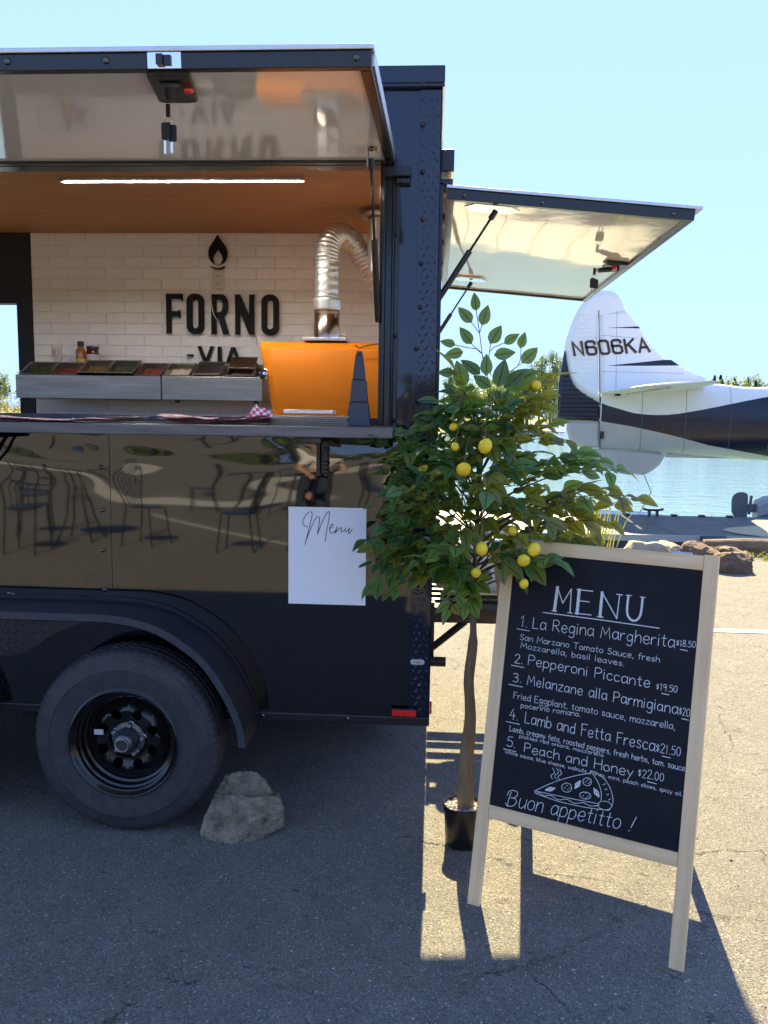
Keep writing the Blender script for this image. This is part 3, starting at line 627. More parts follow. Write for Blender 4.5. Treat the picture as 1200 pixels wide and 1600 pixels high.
fl = [(p.x, p.y) for p in catmull([(0,1),(.10,.84),(.26,.62),(.33,.42),(.30,.20),(.20,.05),(.08,-.01)], 5)]; fl = fl + [(-x, y) for x, y in fl[::-1]][:-1]
hl = [(p.x, p.y) for p in catmull([(0,.52),(.06,.40),(.15,.26),(.16,.12),(.09,-.04)], 5)]
flo = [(0.0,1.0)] + fl[1:-1]
letter([[(x, y) for x, y in flo]], [[(x, y+.02) for x, y in hl] + [(-x, y+.02) for x, y in hl[::-1]][:-1]], -1.297, 2.405, .170, 'flame_emblem')
sm = [(.30*math.sin(R(a)), -.30*math.cos(R(a))*.55+.02) for a in range(-58, 59, 8)]; letter([sm + [(x*.96, y+.05) for x, y in sm[::-1]]], [], -1.297, 2.400, .170, 'flame_emblem')
def outlet(x, z):
    o = MB().box((x-.035,1.992,z-.055),(x+.035,2.0065,z+.055)).build('wall_outlet', IVORY, T, bevel=.004)
    for dz in (-.02, .02):
        s_ = MB(); s_.prism(rrect(x-.016,z+dz-.014,x+.016,z+dz+.014,.007), 1.9915, 1.9885, lambda a, b, d: (a, d, b)); s_.build('socket', IVORY, o)
        MB().box((x-.008,1.987,z+dz-.004),(x-.005,1.9884,z+dz+.007)).box((x+.005,1.987,z+dz-.004),(x+.008,1.9884,z+dz+.007)).build('socket_slot', INK, o)
outlet(-1.300, 2.318)
o = MB().prism(rrect(-2.325,1.83,-2.270,1.94,.02), 1.992, 2.0065, lambda a, b, d: (a, d, b)).build('wall_outlet', IVORY, T, bevel=.003)
MB().tube([(-2.297,1.986,1.86),(-2.297,1.986,1.905)], .012, 10).build('plug', IVORY, o)
wire = MB().tube(catmull([(-1.340,1.972,2.236),(-1.335,1.968,2.17),(-1.322,1.966,2.115),(-1.305,1.968,2.085)], 5), .0022, 6).build('cable', WPLAST, T, smooth=True)

# serving shelf and brackets
MB().box((XL+.9,-.30,1.4585),(-.134,-.018,1.494)).build('serving_shelf', SHELF, T, bevel=.003)
for x in (-.40, -1.72):
    mb = MB().box((x-.020,-.030,1.312),(x-.0065,-.004,1.436)).box((x+.0065,-.030,1.312),(x+.020,-.004,1.436)).box((x-.006,-.012,1.320),(x+.006,-.004,1.436)).box((x-.035,-.28,1.440),(x+.030,-.004,1.458))
    o = mb.build('shelf_bracket', SATIN, T, bevel=.002)
    for dz in (.02, .05, .10): link('bolt', scb, o, loc=(x+.014, -.0305, 1.31+dz))
o = MB().tube([(-1.70,-.26,1.436),(-1.86,-.03,1.10)], .008, 8).tube([(-1.665,-.26,1.436),(-1.81,-.03,1.10)], .006, 8).build('shelf_stay', SATIN, T)
mb = MB().box((-1.72,-.20,1.425),(-1.585,-.18,1.4575)); mb.build('stay_hinge', SATIN, T, bevel=.002)

# awning (raised side hatch)
AX0, AX1, AY = XL+.75, -.160, -1.0
AWT = Matrix.Translation((0,0,2.394)) @ Matrix.Rotation(math.atan(.073), 4, 'X') @ Matrix.Translation((0,0,-2.394))
aw = MB().box((AX0,AY,2.392),(AX1,AY+.028,2.428)).box((AX1-.028,AY+.0285,2.392),(AX1,-.012,2.428)).box((AX0,AY+.0285,2.392),(AX0+.028,-.012,2.428)).box((AX0+.0285,-.040,2.392),(AX1-.0285,-.012,2.428)).build('awning_hatch', TRIM, T, bevel=.002)
awp = wavy('underside_panel', AX0+.029, AX1-.029, 0, .928, lambda x, z, s: .0012*noise.noise(Vector((x*1.3, z*1.7, 3))), 60, 20, WHITEP, 3)
awp.parent = aw; awp.data.transform(Matrix.Rotation(R(90), 4, 'X') @ Matrix.Identity(4)); awp.location = (0, -.042, 2.402)
MB().box((AX0-.006,AY-.006,2.4285),(AX1+.006,-.012,2.440)).build('top_skin', ALU, aw, bevel=.002)
MB().box((AX1+.0005,AY+.02,2.400),(AX1+.006,-.02,2.4280)).build('side_trim', ALU, aw)
MB().tube([(AX0,-.006,2.412),(AX1,-.006,2.412)], .011, 10).build('hinge', SATIN, aw)
for x in (-.775, -.194, -1.01): link('screw', scb, aw, loc=(x, AY-.0005, 2.412))
lp = MB().box((-.677,AY-.004,2.392),(-.598,AY-.0005,2.4275)).build('latch_plate', CHROME, aw, bevel=.001)
MB().box((-.654,AY-.016,2.398),(-.638,AY-.0042,2.421)).box((-.6375,AY-.010,2.3985),(-.621,AY-.0042,2.420)).build('latch_bolt', SATIN, lp, bevel=.001)
hb = MB(); pl = rrect(-.690,-.985,-.586,-.762,.024)
hb.prism(pl, 2.3985, 2.384, lambda x, y, d: (x-.04*(y+.985)/.223, y, d)); hb = hb.build('latch_handle', SATIN, aw, bevel=.004)
MB().box((-.675,-.935,2.3795),(-.625,-.912,2.3835)).build('paddle', TRIM, hb, bevel=.002)
kb = MB(); kb.lathe([(.0001,2.374),(.010,2.3745),(.012,2.378),(.012,2.3838)], 14, Matrix.Translation((-.618,-.880,0))); kb.build('red_lock_button', RED, hb, smooth=True)
def keys(root_loc, label):
    k = empty('key_ring', root_loc, label, 'keys')
    MB().tube([(0,0,.0),(0,0,-.030)], .006, 8).build('lock_key', SATIN, k)
    MB().tube([(.010*math.cos(a*.6), 0, -.036+.010*math.sin(a*.6)) for a in range(12)], .0014, 6).build('ring', CHROME, k)
    hd = MB().prism(rrect(-.018,-.088,.006,-.044,.006), -.003, .003, lambda x, y, d: (x, d, y)).build('key_head', INK, k, bevel=.001); hd2 = MB().prism(rrect(-.002,-.090,.020,-.048,.006), .0035, .009, lambda x, y, d: (x, d, y)).build('key_head', INK, k, bevel=.001)
    MB().box((-.012,-.001,-.122),(-.006,.001,-.0885)).build('key_blade', CHROME, k); MB().box((.004,.005,-.118),(.010,.007,-.0905)).build('key_blade', CHROME, k)
    return k
aw.matrix_local = AWT
keys((-.704, -.772, 2.322), 'small bunch of keys hanging from the serving hatch handle')
def strut(a, b, f, name='gas_strut', r=.011, par=None):
    a = Vector(a); b = Vector(b); m_ = a.lerp(b, f)
    o = MB().tube([m_, b], r, 10).build(name, SATIN, par or T, smooth=False); smooth_by_angle(o)
    q = MB().tube([a, m_], r*.42, 8).build('rod', TRIM, o, smooth=True)
    MB().tube([a-(b-a).normalized()*.004, a+(b-a).normalized()*.03], r*.95, 8).build('end_socket', SATIN, o); MB().tube([b-(b-a).normalized()*.03, b+(b-a).normalized()*.008], r*.9, 8).build('end_socket', SATIN, o)
    return o
strut((-.222,-.205,2.352), (-.207,-.012,1.868), .48)
br = MB().box((-.234,-.235,2.340),(-.230,-.185,2.4015)).box((-.2295,-.235,2.397),(-.204,-.185,2.4015)).build('strut_bracket', ZINC, aw, bevel=.001)
link('bolt', scb, br, loc=(-.218,-.237,2.393)); MB().tube([(-.238,-.205,2.368),(-.214,-.205,2.368)], .005, 8).build('pin', CHROME, br)

# rear hatch, raised
ta = math.atan2(2.2576-2.3297, .8885-.0411); hm = Matrix.Translation((.030, 0, 2.331)) @ Matrix.Rotation(-ta, 4, 'Y')
HL = .853
def hbuild(mb, name, m, par, bevel=0, smooth=False): mb.v = [tuple(hm @ Vector(v)) for v in mb.v]; return mb.build(name, m, par, bevel=bevel, smooth=smooth)
hf = hbuild(MB().box((0,.02,-.046),(HL,.046,-.010)).box((0,W-.026,-.046),(HL,W,-.010)).box((0,.0465,-.046),(.026,W-.0265,-.010)).box((HL-.026,.0465,-.046),(HL,W-.0265,-.010)), 'rear_hatch', TRIM, T, bevel=.002)
hbuild(MB().box((-.004,.012,-.0095),(HL+.022,W+.008,.001)), 'top_skin', ALU, hf, bevel=.001)
mb = MB(); vs_ = []; nx, ny = 28, 60
for j in range(ny+1):
    for i in range(nx+1):
        x = .0265+(HL-.053)*i/nx; y = .047+(W-.074)*j/ny; vs_.append((x, y, -.034 + .0026*noise.noise(Vector((x*2.4, y*1.5, 7))) + .001*noise.noise(Vector((x*6, y*3, 2)))))
mb.add(vs_, [(j*(nx+1)+i, j*(nx+1)+i+1, (j+1)*(nx+1)+i+1, (j+1)*(nx+1)+i) for j in range(ny) for i in range(nx)]); hbuild(mb, 'underside_panel', WHITEP, hf, smooth=True)
for x in (.06, .33, .78): link('screw', scb, hf, loc=hm @ Vector((x, .0195, -.030)))
def hexplate(x, y, a=.10, b=.055): return hbuild(MB().prism([(x-a,y),(x-a*.62,y-b),(x+a*.62,y-b),(x+a,y),(x+a*.62,y+b),(x-a*.62,y+b)], -.0395, -.0445, lambda p, q, d: (p, q, d)), 'mount_plate', CHROME, hf)
hexplate(.165, .115); hexplate(.150, 1.68)
strut((.200,.085,2.258), (-.008,.075,1.930), .42); strut((.185,1.70,2.262), (-.008,1.72,1.96), .55)
lt = hbuild(MB().box((HL-.125,.86,-.052),(HL-.03,.97,-.0395)), 'latch_handle', SATIN, hf, bevel=.003)
hbuild(MB().tube([(HL-.15,.91,-.075),(HL-.06,.91,-.060)], .011, 8), 'latch_lever', SATIN, lt); hbuild(MB().tube([(HL-.165,.91,-.078),(HL-.150,.91,-.075)], .008, 8), 'lever_tip', ZINC, lt)
hbuild(MB().tube([(HL-.085,.89,-.052),(HL-.085,.89,-.072)], .012, 10), 'red_lock_button', RED, lt)
kr = keys((.705, .90, 2.205), 'key with dark fob hanging under the raised rear hatch')
MB().box((.0005,.02,2.3335),(.046,W-.02,2.352)).build('drip_rail', SATIN, T); MB().box((.004,.03,2.38),(.050,.30,2.455)).build('hinge_flap', SATIN, T, bevel=.004)
for y in (.06, .5, 1.0, 1.5, 2.0): MB().tube([(.018,y-.03,2.332),(.018,y+.03,2.332)], .010, 8).build('hinge_knuckle', SATIN, T)
MB().box((.0008,.020,1.02),(.014,.045,2.34)).build('rear_door_seal', SATIN, T)

# tandem fender, gusset, wheels
FP = [(-1.525,.828),(-1.20,.828),(-1.08,.822),(-.97,.797),(-.875,.748),(-.79,.682),(-.735,.612),(-.690,.535),(-.660,.468),(-.645,.415),(-.640,.362)]
FP = [(-3.05-x, z) for x, z in FP[:0:-1]] + FP
cv = [(p.x, p.y) for p in catmull(FP, 3)]
def off(pts, d):
    out = []
    for i, p in enumerate(pts):
        a = Vector(pts[max(i-1,0)]); b = Vector(pts[min(i+1,len(pts)-1)]); t = (b-a).normalized(); out.append((p[0]+t.y*d, p[1]-t.x*d))
    return out
mb = MB(); ci = off(cv, .006); mb.loft([[Vector((p[0],-.004,p[1])), Vector((p[0],-.202,p[1]-.004)), Vector((q[0],-.202,q[1]-.004)), Vector((q[0],-.004,q[1]))] for p, q in zip(cv, ci)])
fd = mb.build('fender', FENDER, T); smooth_by_angle(fd, 50)
mb = MB(); c2 = off(cv, .0068); c3 = off(cv, .026); mb.loft([[Vector((p[0],-.206,p[1]+.002)), Vector((p[0],-.2125,p[1]+.001)), Vector((q[0],-.2125,q[1])), Vector((q[0],-.2025,q[1]-.006)), Vector((q[0],-.2025,q[1])), Vector((p[0],-.2025,p[1]-.0065))] for p, q in zip(off(cv, .002), c3)])
o = mb.build('rolled_edge', mat('fender_edge', (.040,.045,.058), .30, ior=1.5, var=.3, vscale=60, bump=.5, bscale=90, bdist=.0015), fd); smooth_by_angle(o, 50)
mb = MB(); mb.loft([[Vector((p[0],-.0035,p[1]+.004)), Vector((p[0],-.0095,p[1]+.004)), Vector((q[0],-.0095,q[1])), Vector((q[0],-.0035,q[1]))] for p, q in zip(off(cv, -.012), off(cv, -.0005))]); mb.build('weld_flange', FENDER, fd)
mb = MB(); gp = [(p.x, p.y) for p in catmull([(-1.19,.800),(-1.245,.785),(-1.32,.755),(-1.40,.700),(-1.47,.668),(-1.525,.664)], 4)]; gp = gp + [(-3.05-x, z) for x, z in gp[::-1][1:]]
mb.prism([(x, z) for x, z in gp][::-1], -.190, -.197, lambda x, z, d: (x, d, z))
k = 0; z = .672
while z < .80:
    x = -1.74 + (.016 if k % 2 else 0)
    while x < -1.24:
        lim = .664+.0 if abs(x+1.525) < .05 else .664+(abs(x+1.525)-.05)*.62
        if z > lim+.012:
            a = R(45 if k % 2 else -45); d = Vector((math.cos(a),0,math.sin(a)))*.013; e = Vector((-math.sin(a),0,math.cos(a)))*.0042; p = Vector((x,-.1972,z)); q = Vector((0,-.0024,0))
            mb.add([p-d, p-e, p+d, p+e, p-d*.45+q, p+d*.45+q], [(0,1,4),(1,2,5,4),(2,3,5),(3,0,4,5)])
        x += .032
    z += .016; k += 1
mb.build('diamond_plate_gusset', SATIN, T, fixn=False)
def wheel():
    w = bpy.data.objects.new('wheel', None); C.objects.link(w); w.parent = T; w.empty_display_size = .1
    RX = Matrix.Rotation(R(90), 4, 'X')                # lathe axis -> -Y (towards the street)
    prof = [(.196,.010),(.198,.004),(.206,0),(.222,.0025),(.250,.007),(.272,.009),(.2735,.0115),(.276,.0095),(.298,.006),(.314,.000),(.3145,-.0025),(.322,-.004),(.334,-.014),(.341,-.026),(.3435,-.046),(.3368,-.0485),(.3368,-.0535),(.3445,-.0555),(.345,-.078),(.338,-.080),(.338,-.087),(.345,-.089),(.3445,-.112),(.3368,-.114),(.3368,-.119),(.3435,-.121),(.340,-.142),(.330,-.156),(.312,-.166),(.26,-.168),(.20,-.160)]
    def rf(i, k):
        r, h_ = prof[i]
        if .316 < r and not (.3365 < r < .3385): return -.0042 if (k % 3 == 0) else 0
        return 0
    mb = MB(); mb.lathe(prof, 216, RX, rf); t_ = mb.build('tyre', RUBBER, w); smooth_by_angle(t_, 30)
    rim = MB(); rim.lathe([(.1985,.006),(.2015,.010),(.1975,.0125),(.192,.008),(.188,-.004),(.180,-.010),(.178,-.024),(.171,-.028),(.168,-.050),(.160,-.054),(.155,-.066),(.151,-.066)], 72, RX)
    # dished disc with eight vent holes
    n = 8
    def zf(r): return -.066 + .034*ss(.150, .112, r) - .010*ss(.112, .075, r)
    for s_ in range(n):
        a0 = 2*math.pi*s_/n; aw_ = 2*math.pi/n; outer = []; K = 6
        ro, ri = .151, .072
        for k in range(K): outer.append((ro, a0+aw_*k/K))
        for k in range(K): outer.append((ro+(ri-ro)*k/K, a0+aw_))
        for k in range(K): outer.append((ri, a0+aw_-aw_*k/K))
        for k in range(K): outer.append((ri+(ro-ri)*k/K, a0))
        ca = 2*math.pi*(s_+.5)/n; cx_, cy_ = .0985*math.cos(ca), .0985*math.sin(ca); ring = []; lipv = []; ov = []; midv = []
        for r_, a_ in outer:
            p = Vector((r_*math.cos(a_), r_*math.sin(a_))); d = (p-Vector((cx_, cy_))).normalized(); h_ = Vector((cx_, cy_))+d*.0195; mm = p.lerp(h_, .5)
            ov.append(RX @ Vector((p.x, p.y, zf(r_)))); midv.append(RX @ Vector((mm.x, mm.y, zf(mm.length)))); ring.append(RX @ Vector((h_.x, h_.y, zf(h_.length)))); lipv.append(RX @ Vector((h_.x, h_.y, zf(h_.length)-.012)))
        N_ = len(outer); rim.add(ov+midv+ring+lipv, [(a*N_+k, a*N_+(k+1) % N_, (a+1)*N_+(k+1) % N_, (a+1)*N_+k) for a in range(3) for k in range(N_)])
    rim.lathe([(.072,-.0425),(.069,-.046),(.067,-.054),(.035,-.054)], 48, RX)
    r_ = rim.build('rim', RIM, w, fixn=False)
    bm = bmesh.new(); bm.from_mesh(r_.data); bmesh.ops.remove_doubles(bm, verts=bm.verts, dist=.0004); bmesh.ops.recalc_face_normals(bm, faces=bm.faces); bm.to_mesh(r_.data); bm.free(); smooth_by_angle(r_, 35)
    drum = MB(); drum.lathe([(.0001,-.12),(.17,-.12),(.19,-.16)], 40, RX); drum.build('brake_drum', mat('matt_dark_drum', (.004,.004,.004), .9), w)
    hub = MB(); hub.lathe([(.060,-.0535),(.061,-.046),(.046,-.043),(.042,-.030),(.037,.006),(.030,.016),(.0262,.018)], 36, RX); hb_ = hub.build('hub', mat('hub_grey_metal', (.16,.16,.165), .42, .9, var=.3, vscale=40), w); smooth_by_angle(hb_, 40)
    cp = MB(); cp.lathe([(.0001,.016),(.0195,.016),(.0198,.0215),(.0225,.0245),(.0255,.024),(.0265,.0180)], 32, RX); o = cp.build('dust_cap', ZINC, w); smooth_by_angle(o)
    cp = MB(); cp.lathe([(.0001,.0195),(.015,.0200),(.0192,.0165)], 24, RX); cp.build('cap_plug', RUBBER, w)
    nut = MB(); nut.lathe([(.0125,-.052),(.0125,-.046),(.0100,-.044),(.0095,-.028),(.0065,-.024),(.0001,-.024)], 6, RX); nm = nut.mesh('lug_nut', ZINC)
    for k in range(5):
        a = R(80+72*k); link('lug_nut', nm, w, loc=(.0560*math.cos(a), 0, .0560*math.sin(a)))
    MB().box((-.122,.050,.016),(-.088,.0485,.036)).build('barcode_label', LABW, w, rot=None)
    return w
wh = wheel(); wh.location = (-1.094, -.172, .345)
for ch in kids(wh):
    if ch.name.startswith('barcode'): ch.location = (0, -.017, 0)
w2 = copy_tree(wh, T); w2.location = (-2.01, -.172, .345); w2.rotation_euler = (0, R(33), 0)
for i, (x0) in enumerate((-1.094, -2.01)): MB().tube([(x0,-.03,.345),(x0,W-.05,.345)], .03, 10).build('axle', SATIN, T)
MB().box((-4.0,.72,.10),(-.10,1.55,.369)).build('underbody_light_block', SATIN, T, bevel=.02)  # added out of view under the floor to block light from behind
MB().box((XL,.25,.30),(-.02,.30,.371)).box((XL,W-.30,.30),(-.02,W-.25,.371)).build('chassis_rail', SATIN, T)
for x in (-1.094, -2.01):                               # wheels on the far side
    mb = MB(); mb.lathe([(.0001,0),(.19,0),(.20,.02),(.31,.02),(.343,0),(.345,-.1),(.33,-.15),(.20,-.16)], 48, Matrix.Translation((x, W-.02, .345)) @ Matrix.Rotation(R(90), 4, 'X')); mb.build('far_wheel', RUBBER, T)

# rear rack and its brace
rk = MB()
for z, y0 in ((.585,1.00),(.585,1.12),(.585,1.24),(.585,1.36),(.585,1.48)): rk.box((.004,y0,z),(1.02,y0+.045,z+.03))
rk = rk.build('rear_rack', SATIN, T, bevel=.002)
MB().box((.004,.93,.545),(1.02,.975,.62)).box((.004,1.58,.56),(1.02,1.62,.62)).box((.975,.976,.56),(1.02,1.579,.584)).build('rack_rail', SATIN, rk, bevel=.002)
MB().tube([(.012,.95,.415),(.17,.95,.55)], .018, 8).build('rack_brace', SATIN, rk)
MB().box((.004,.94,.35),(.020,.98,.64)).build('rack_upright', SATIN, rk); MB().tube([(-.02,.9,.36),(.078,.9,.36)], .024, 12).build('rack_stub', SATIN, rk)

# portable generator on the rack
g = empty('portable_generator', (.30,1.28,.616), 'white rounded portable generator with a blue stripe on the rear rack', 'generator')
mb = MB(); secs = []
for x, k in ((-.25,.72),(-.235,.86),(-.20,.95),(-.10,1),(.10,1),(.20,.96),(.235,.86),(.25,.72)):
    s_ = []
    for a in range(24):
        t = 2*math.pi*a/24; c, s2 = math.cos(t), math.sin(t); s_.append(Vector((x, .15*k*math.copysign(abs(c)**.6, c), .15+.145*k*math.copysign(abs(s2)**.6, s2))))
    secs.append(s_)
mb.loft(secs); o = mb.build('body', WPLAST, g); smooth_by_angle(o, 40)
mb = MB(); mb.tube([(-.16,0,.31),(-.10,-.0,.345),(.08,0,.345),(.15,0,.31)], .016, 10); mb.build('handle', GREYV, g, smooth=True)
for i in range(5): MB().box((-.22,-.156,.08+i*.028),(-.13,-.146,.094+i*.028)).build('vent_slat', GREYV, g)
mb = MB(); cvs = catmull([(.02,.27),(.07,.2),(.13,.12),(.19,.06)], 5)
for i in range(len(cvs)-1):
    p, q = cvs[i], cvs[i+1]; mb.add([(p.x,-.1535,p.y),(q.x,-.1535,q.y),(q.x+.035,-.1535,q.y+.02),(p.x+.035,-.1535,p.y+.02)], [(0,1,2,3)])
mb.build('blue_stripe', BLUEP, g); mb = MB().box((-.05,-.156,.10),(.0,-.150,.15)); mb.build('control_panel', GREYV, g)
for x in (-.15, .15): MB().box((x-.02,-.10,-.001),(x+.02,.10,.008)).build('foot', RUBBER, g)

# ------------------------------------------------------------------ things in and on the trailer
ov = empty('pizza_oven', (-.5,1.45,1.486), 'bright orange pizza oven with bronze flue behind the serving window', 'pizza oven')
def ovp(x, y, z): return Vector((x+.5, y-1.45, z-1.486))
def osec(xb, xt, y0, top):
    pr = [(y0+.02,1.489),(y0,1.56),(y0-.008,1.70),(y0+.005,1.80),(y0+.03,1.86),(y0+.08,top-.012),(y0+.16,top),(y0+.45,top+.01),(y0+.62,top-.05),(y0+.68,1.75),(y0+.68,1.489)]
    return [ovp(xb+(xt-xb)*((z-1.489)/.42)**1.4, y, z) for y, z in pr]
mb = MB(); mb.loft([osec(-.822,-.915,1.26,1.905), osec(-.806,-.905,1.215,1.908), osec(-.785,-.860,1.185,1.905), osec(-.76,-.82,1.178,1.903), osec(-.4,-.4,1.175,1.903), osec(-.10,-.10,1.175,1.90)]); o = mb.build('oven_body', ORANGE, ov); smooth_by_angle(o, 30)
mb = MB(); mb.lathe([(.0001,.014),(.018,.013),(.026,.008),(.030,.010),(.032,0)], 24, Matrix.Translation((-.368,-.232,.248)) @ Matrix.Rotation(R(-38), 4, 'Z') @ Matrix.Rotation(R(90), 4, 'X')); mb.build('thermometer', CHROME, ov, smooth=True)
MB().box((-.176,-.20,.418),(.045,.02,.434)).build('flue_plate', ALU, ov, bevel=.002)
M_ = Matrix.Translation((-.066,-.09,0))
fl_ = MB(); fl_.lathe([(.066,.4345),(.066,.575),(.060,.577)], 40, M_); fl_.build('flue_pipe', BRONZE, ov, smooth=True)
fl_ = MB(); fl_.lathe([(.0665,.5775),(.073,.578),(.0715,.588),(.073,.60),(.071,.615),(.073,.625),(.070,.640),(.064,.642)], 40, M_); o = fl_.build('flue_collar', FOIL, ov, smooth=True)
pth = catmull([(-.066,-.09,.642),(-.066,-.09,.78),(-.066,-.09,.86),(-.052,-.07,.935),(-.010,-.02,.975),(.045,.05,.95),(.10,.12,.88),(.16,.18,.80),(.22,.24,.72)], 18)
rr = []
for i in range(len(pth)): rr.append((.062 if i < 24 else .058) + ((.0045 if i % 4 < 2 else -.002) if i > 26 else .0012*math.sin(i*1.3)))
fl_ = MB(); fl_.tube(pth, rr, 24); fl_.build('flexible_duct', FOIL, ov, smooth=True)
p0 = [(.195,.0,.78+i*.011) for i in range(26)]; fl_ = MB(); fl_.tube(p0, [.060+(.004 if i % 2 else 0) for i in range(26)], 22); fl_.build('vent_duct', FOIL, ov, smooth=True)
fl_ = MB(); fl_.lathe([(.066,1.062),(.095,1.066),(.098,1.085),(.07,1.09)], 30, Matrix.Translation((.195,0,0))); fl_.build('vent_collar', ALU, ov, smooth=True)
MB().tube([(-.15+.5-.25,-.29,.39),(.12,-.292,.375),(.17,-.29,.39),(.24,-.287,.40)], .003, 6).build('cable', INK, ov)

tr = empty('topping_rail', (-1.62,1.70,1.62), 'long brushed steel topping rail mounted along the white tile wall', 'topping rail')
def trp(x, y, z): return (x+1.62, y-1.70, z-1.62)
for x0, x1, nm in ((-2.36,-1.528,'tray_box'),(-1.522,-.955,'tray_box')):
    MB().box(trp(x0,1.60,1.602),trp(x1,1.606,1.732)).box(trp(x0,1.6062,1.602),trp(x1,1.80,1.608)).box(trp(x0,1.794,1.6085),trp(x1,1.80,1.815)).box(trp(x0,1.6062,1.6085),trp(x0+.006,1.7938,1.73)).box(trp(x1-.006,1.6062,1.6085),trp(x1,1.7938,1.73)).build(nm, STEEL, tr, bevel=.002)
for x in (-2.33, -1.45, -1.0): MB().box(trp(x-.012,1.64,1.5865),trp(x+.012,1.66,1.6018)).build('foot', RUBBER, tr)
TILT = Matrix.Rotation(R(27), 4, 'X')
def pan(x, w, food, label, lift=0, lid=False):
    p = empty('food_pan', (x, 1.612, 1.733+lift), label, 'food pan', 'steel food pans in the topping rail'); D = .172
    def P(a): return [tuple(TILT @ Vector(v)) for v in a]
    mb = MB(); r = .009; w_ = w/2
    mb.v = []; mb.box((-w_,0,-.003),(w_,r,.004)); mb.box((-w_,D-r,-.003),(w_,D,.004)); mb.box((-w_,r+.0001,-.003),(-w_+r,D-r-.0001,.004)); mb.box((w_-r,r+.0001,-.003),(w_,D-r-.0001,.004)); mb.v = P(mb.v); mb.build('rim', STEELD, p, bevel=.0015)
    mb = MB(); a = w_-r; i = [(-a,r,0),(a,r,0),(a,D-r,0),(-a,D-r,0)]; j = [(-a*.9,r+.012,-.06),(a*.9,r+.012,-.06),(a*.9,D-r-.012,-.06),(-a*.9,D-r-.012,-.06)]
    mb.add(P(i+j), [(0,1,5,4),(1,2,6,5),(2,3,7,6),(3,0,4,7),(4,5,6,7)]); mb.build('well', STEELD, p, fixn=False)
    if food is not None:
        mb = MB(); vs_ = []; n = 9
        for jj in range(n):
            for ii in range(n): vs_.append((-a*.92+1.84*a*ii/(n-1), r+.008+(D-2*r-.016)*jj/(n-1), -.030+.012*noise.noise(Vector((ii*.9+x*9, jj*.9, 2)))))
        mb.add(P(vs_), [(q*n+s_, q*n+s_+1, (q+1)*n+s_+1, (q+1)*n+s_) for q in range(n-1) for s_ in range(n-1)]); mb.build('food', FOODS[food], p, smooth=True)
    if lid:
        mb = MB(); L2 = Matrix.Translation((0, .075, .045)) @ Matrix.Rotation(R(40), 4, 'X'); mb.box((-w_,0,0),(w_,.105,.006), L2); mb.build('lid', STEELD, p, bevel=.003)
        MB().box((-.012,.05,-.012),(.012,.075,-.0005), L2).build('lid_handle', CHROME, p, bevel=.002)
    return p
pan(-2.265,.165,0,'leftmost steel food pan in the topping rail, holding green herbs')
pan(-2.095,.165,1,'steel food pan of dark red sauce in front of the honey bottle')
pan(-1.930,.160,2,'raised steel pan with dark brown contents right of the jam jar',.014)
pan(-1.768,.160,0,'raised steel food pan with olive green contents in the rail',.014)
pan(-1.608,.150,1,'red filled food pan at the right end of the long tray box')
pan(-1.445,.155,3,'food pan of pale grated cheese below the wall dash')
pan(-1.275,.155,None,'empty raised food pan below the letters VIA',.012)
pan(-1.090,.155,2,'food pan with tilted open lid beside the orange oven',.004,True)
b = empty('honey_bottle', (-2.100,1.88,1.786), 'amber honey bottle with black cap beside the jam jar', 'bottle')
mb = MB(); mb.lathe([(.0001,0),(.028,0),(.030,.01),(.030,.055),(.027,.075),(.030,.095),(.024,.112),(.015,.120),(.015,.124)], 24); mb.build('bottle_body', HONEY, b, smooth=True)
mb = MB(); mb.lathe([(.018,.1245),(.019,.150),(.016,.155),(.0001,.155)], 20); mb.build('cap', INK, b)
mb = MB(); mb.lathe([(.0306,.018),(.0306,.054)], 24); mb.build('label', LABY, b, smooth=True)
b = empty('jam_jar', (-2.028,1.88,1.786), 'dark red jam jar with white label beside the honey bottle', 'jar')
mb = MB(); mb.lathe([(.0001,0),(.036,0),(.038,.008),(.038,.090),(.033,.104),(.031,.108)], 26); mb.build('jar_body', JAM, b, smooth=True)
mb = MB(); mb.lathe([(.035,.1085),(.0355,.124),(.034,.126),(.0001,.126)], 26); mb.build('lid', INK, b)
mb = MB(); mb.lathe([(.0386,.012),(.0386,.080)], 26); mb.build('label', LABW, b, smooth=True)
MB_ = MB().box((-2.36,1.83,1.778),(-1.90,1.96,1.7858)); tag(MB_.build('wall_ledge', STEEL, T))

def sheet(mb, cx, cy, z, w, d, rot, amp, seed, n=8):
    M_ = Matrix.Translation((cx, cy, z)) @ Matrix.Rotation(rot, 4, 'Z'); vs_ = []
    for j in range(n+1):
        for i in range(n+1):
            x = w*(i/n-.5); y = d*(j/n-.5); vs_.append(M_ @ Vector((x, y, amp*abs(noise.noise(Vector((x*9+seed, y*9, seed)))) + amp*.8*(abs(i/n-.5)*2)**3)))
    mb.add(vs_, [(j*(n+1)+i, j*(n+1)+i+1, (j+1)*(n+1)+i+1, (j+1)*(n+1)+i) for j in range(n) for i in range(n)])
def uvxy(o, k=1):
    me = o.data; uv = me.uv_layers.new(name='UVMap')
    for lp in me.loops: v = me.vertices[lp.vertex_index].co; uv.data[lp.index].uv = (v.x*k, (v.y+v.z)*k)
def liners(x0, x1, label, nsh, seed, name='paper_liners'):
    cx = (x0+x1)/2; w = (x1-x0)
    root = empty(name, (cx,-.14,1.4945), label, 'paper liners')
    for i in range(nsh):
        mb = MB(); sheet(mb, random.uniform(-.015,.015), random.uniform(-.02,.02), -.0005+i*.0022+.0013, w*random.uniform(.9,1), .20, random.uniform(-.08,.08), .013, seed+i); o = mb.build('liner_sheet', CHECK, root, smooth=True, fixn=False); uvxy(o)
    return root
liners(-.925,-.565,'stack of red and white checked paper liners on the serving shelf',9,3)
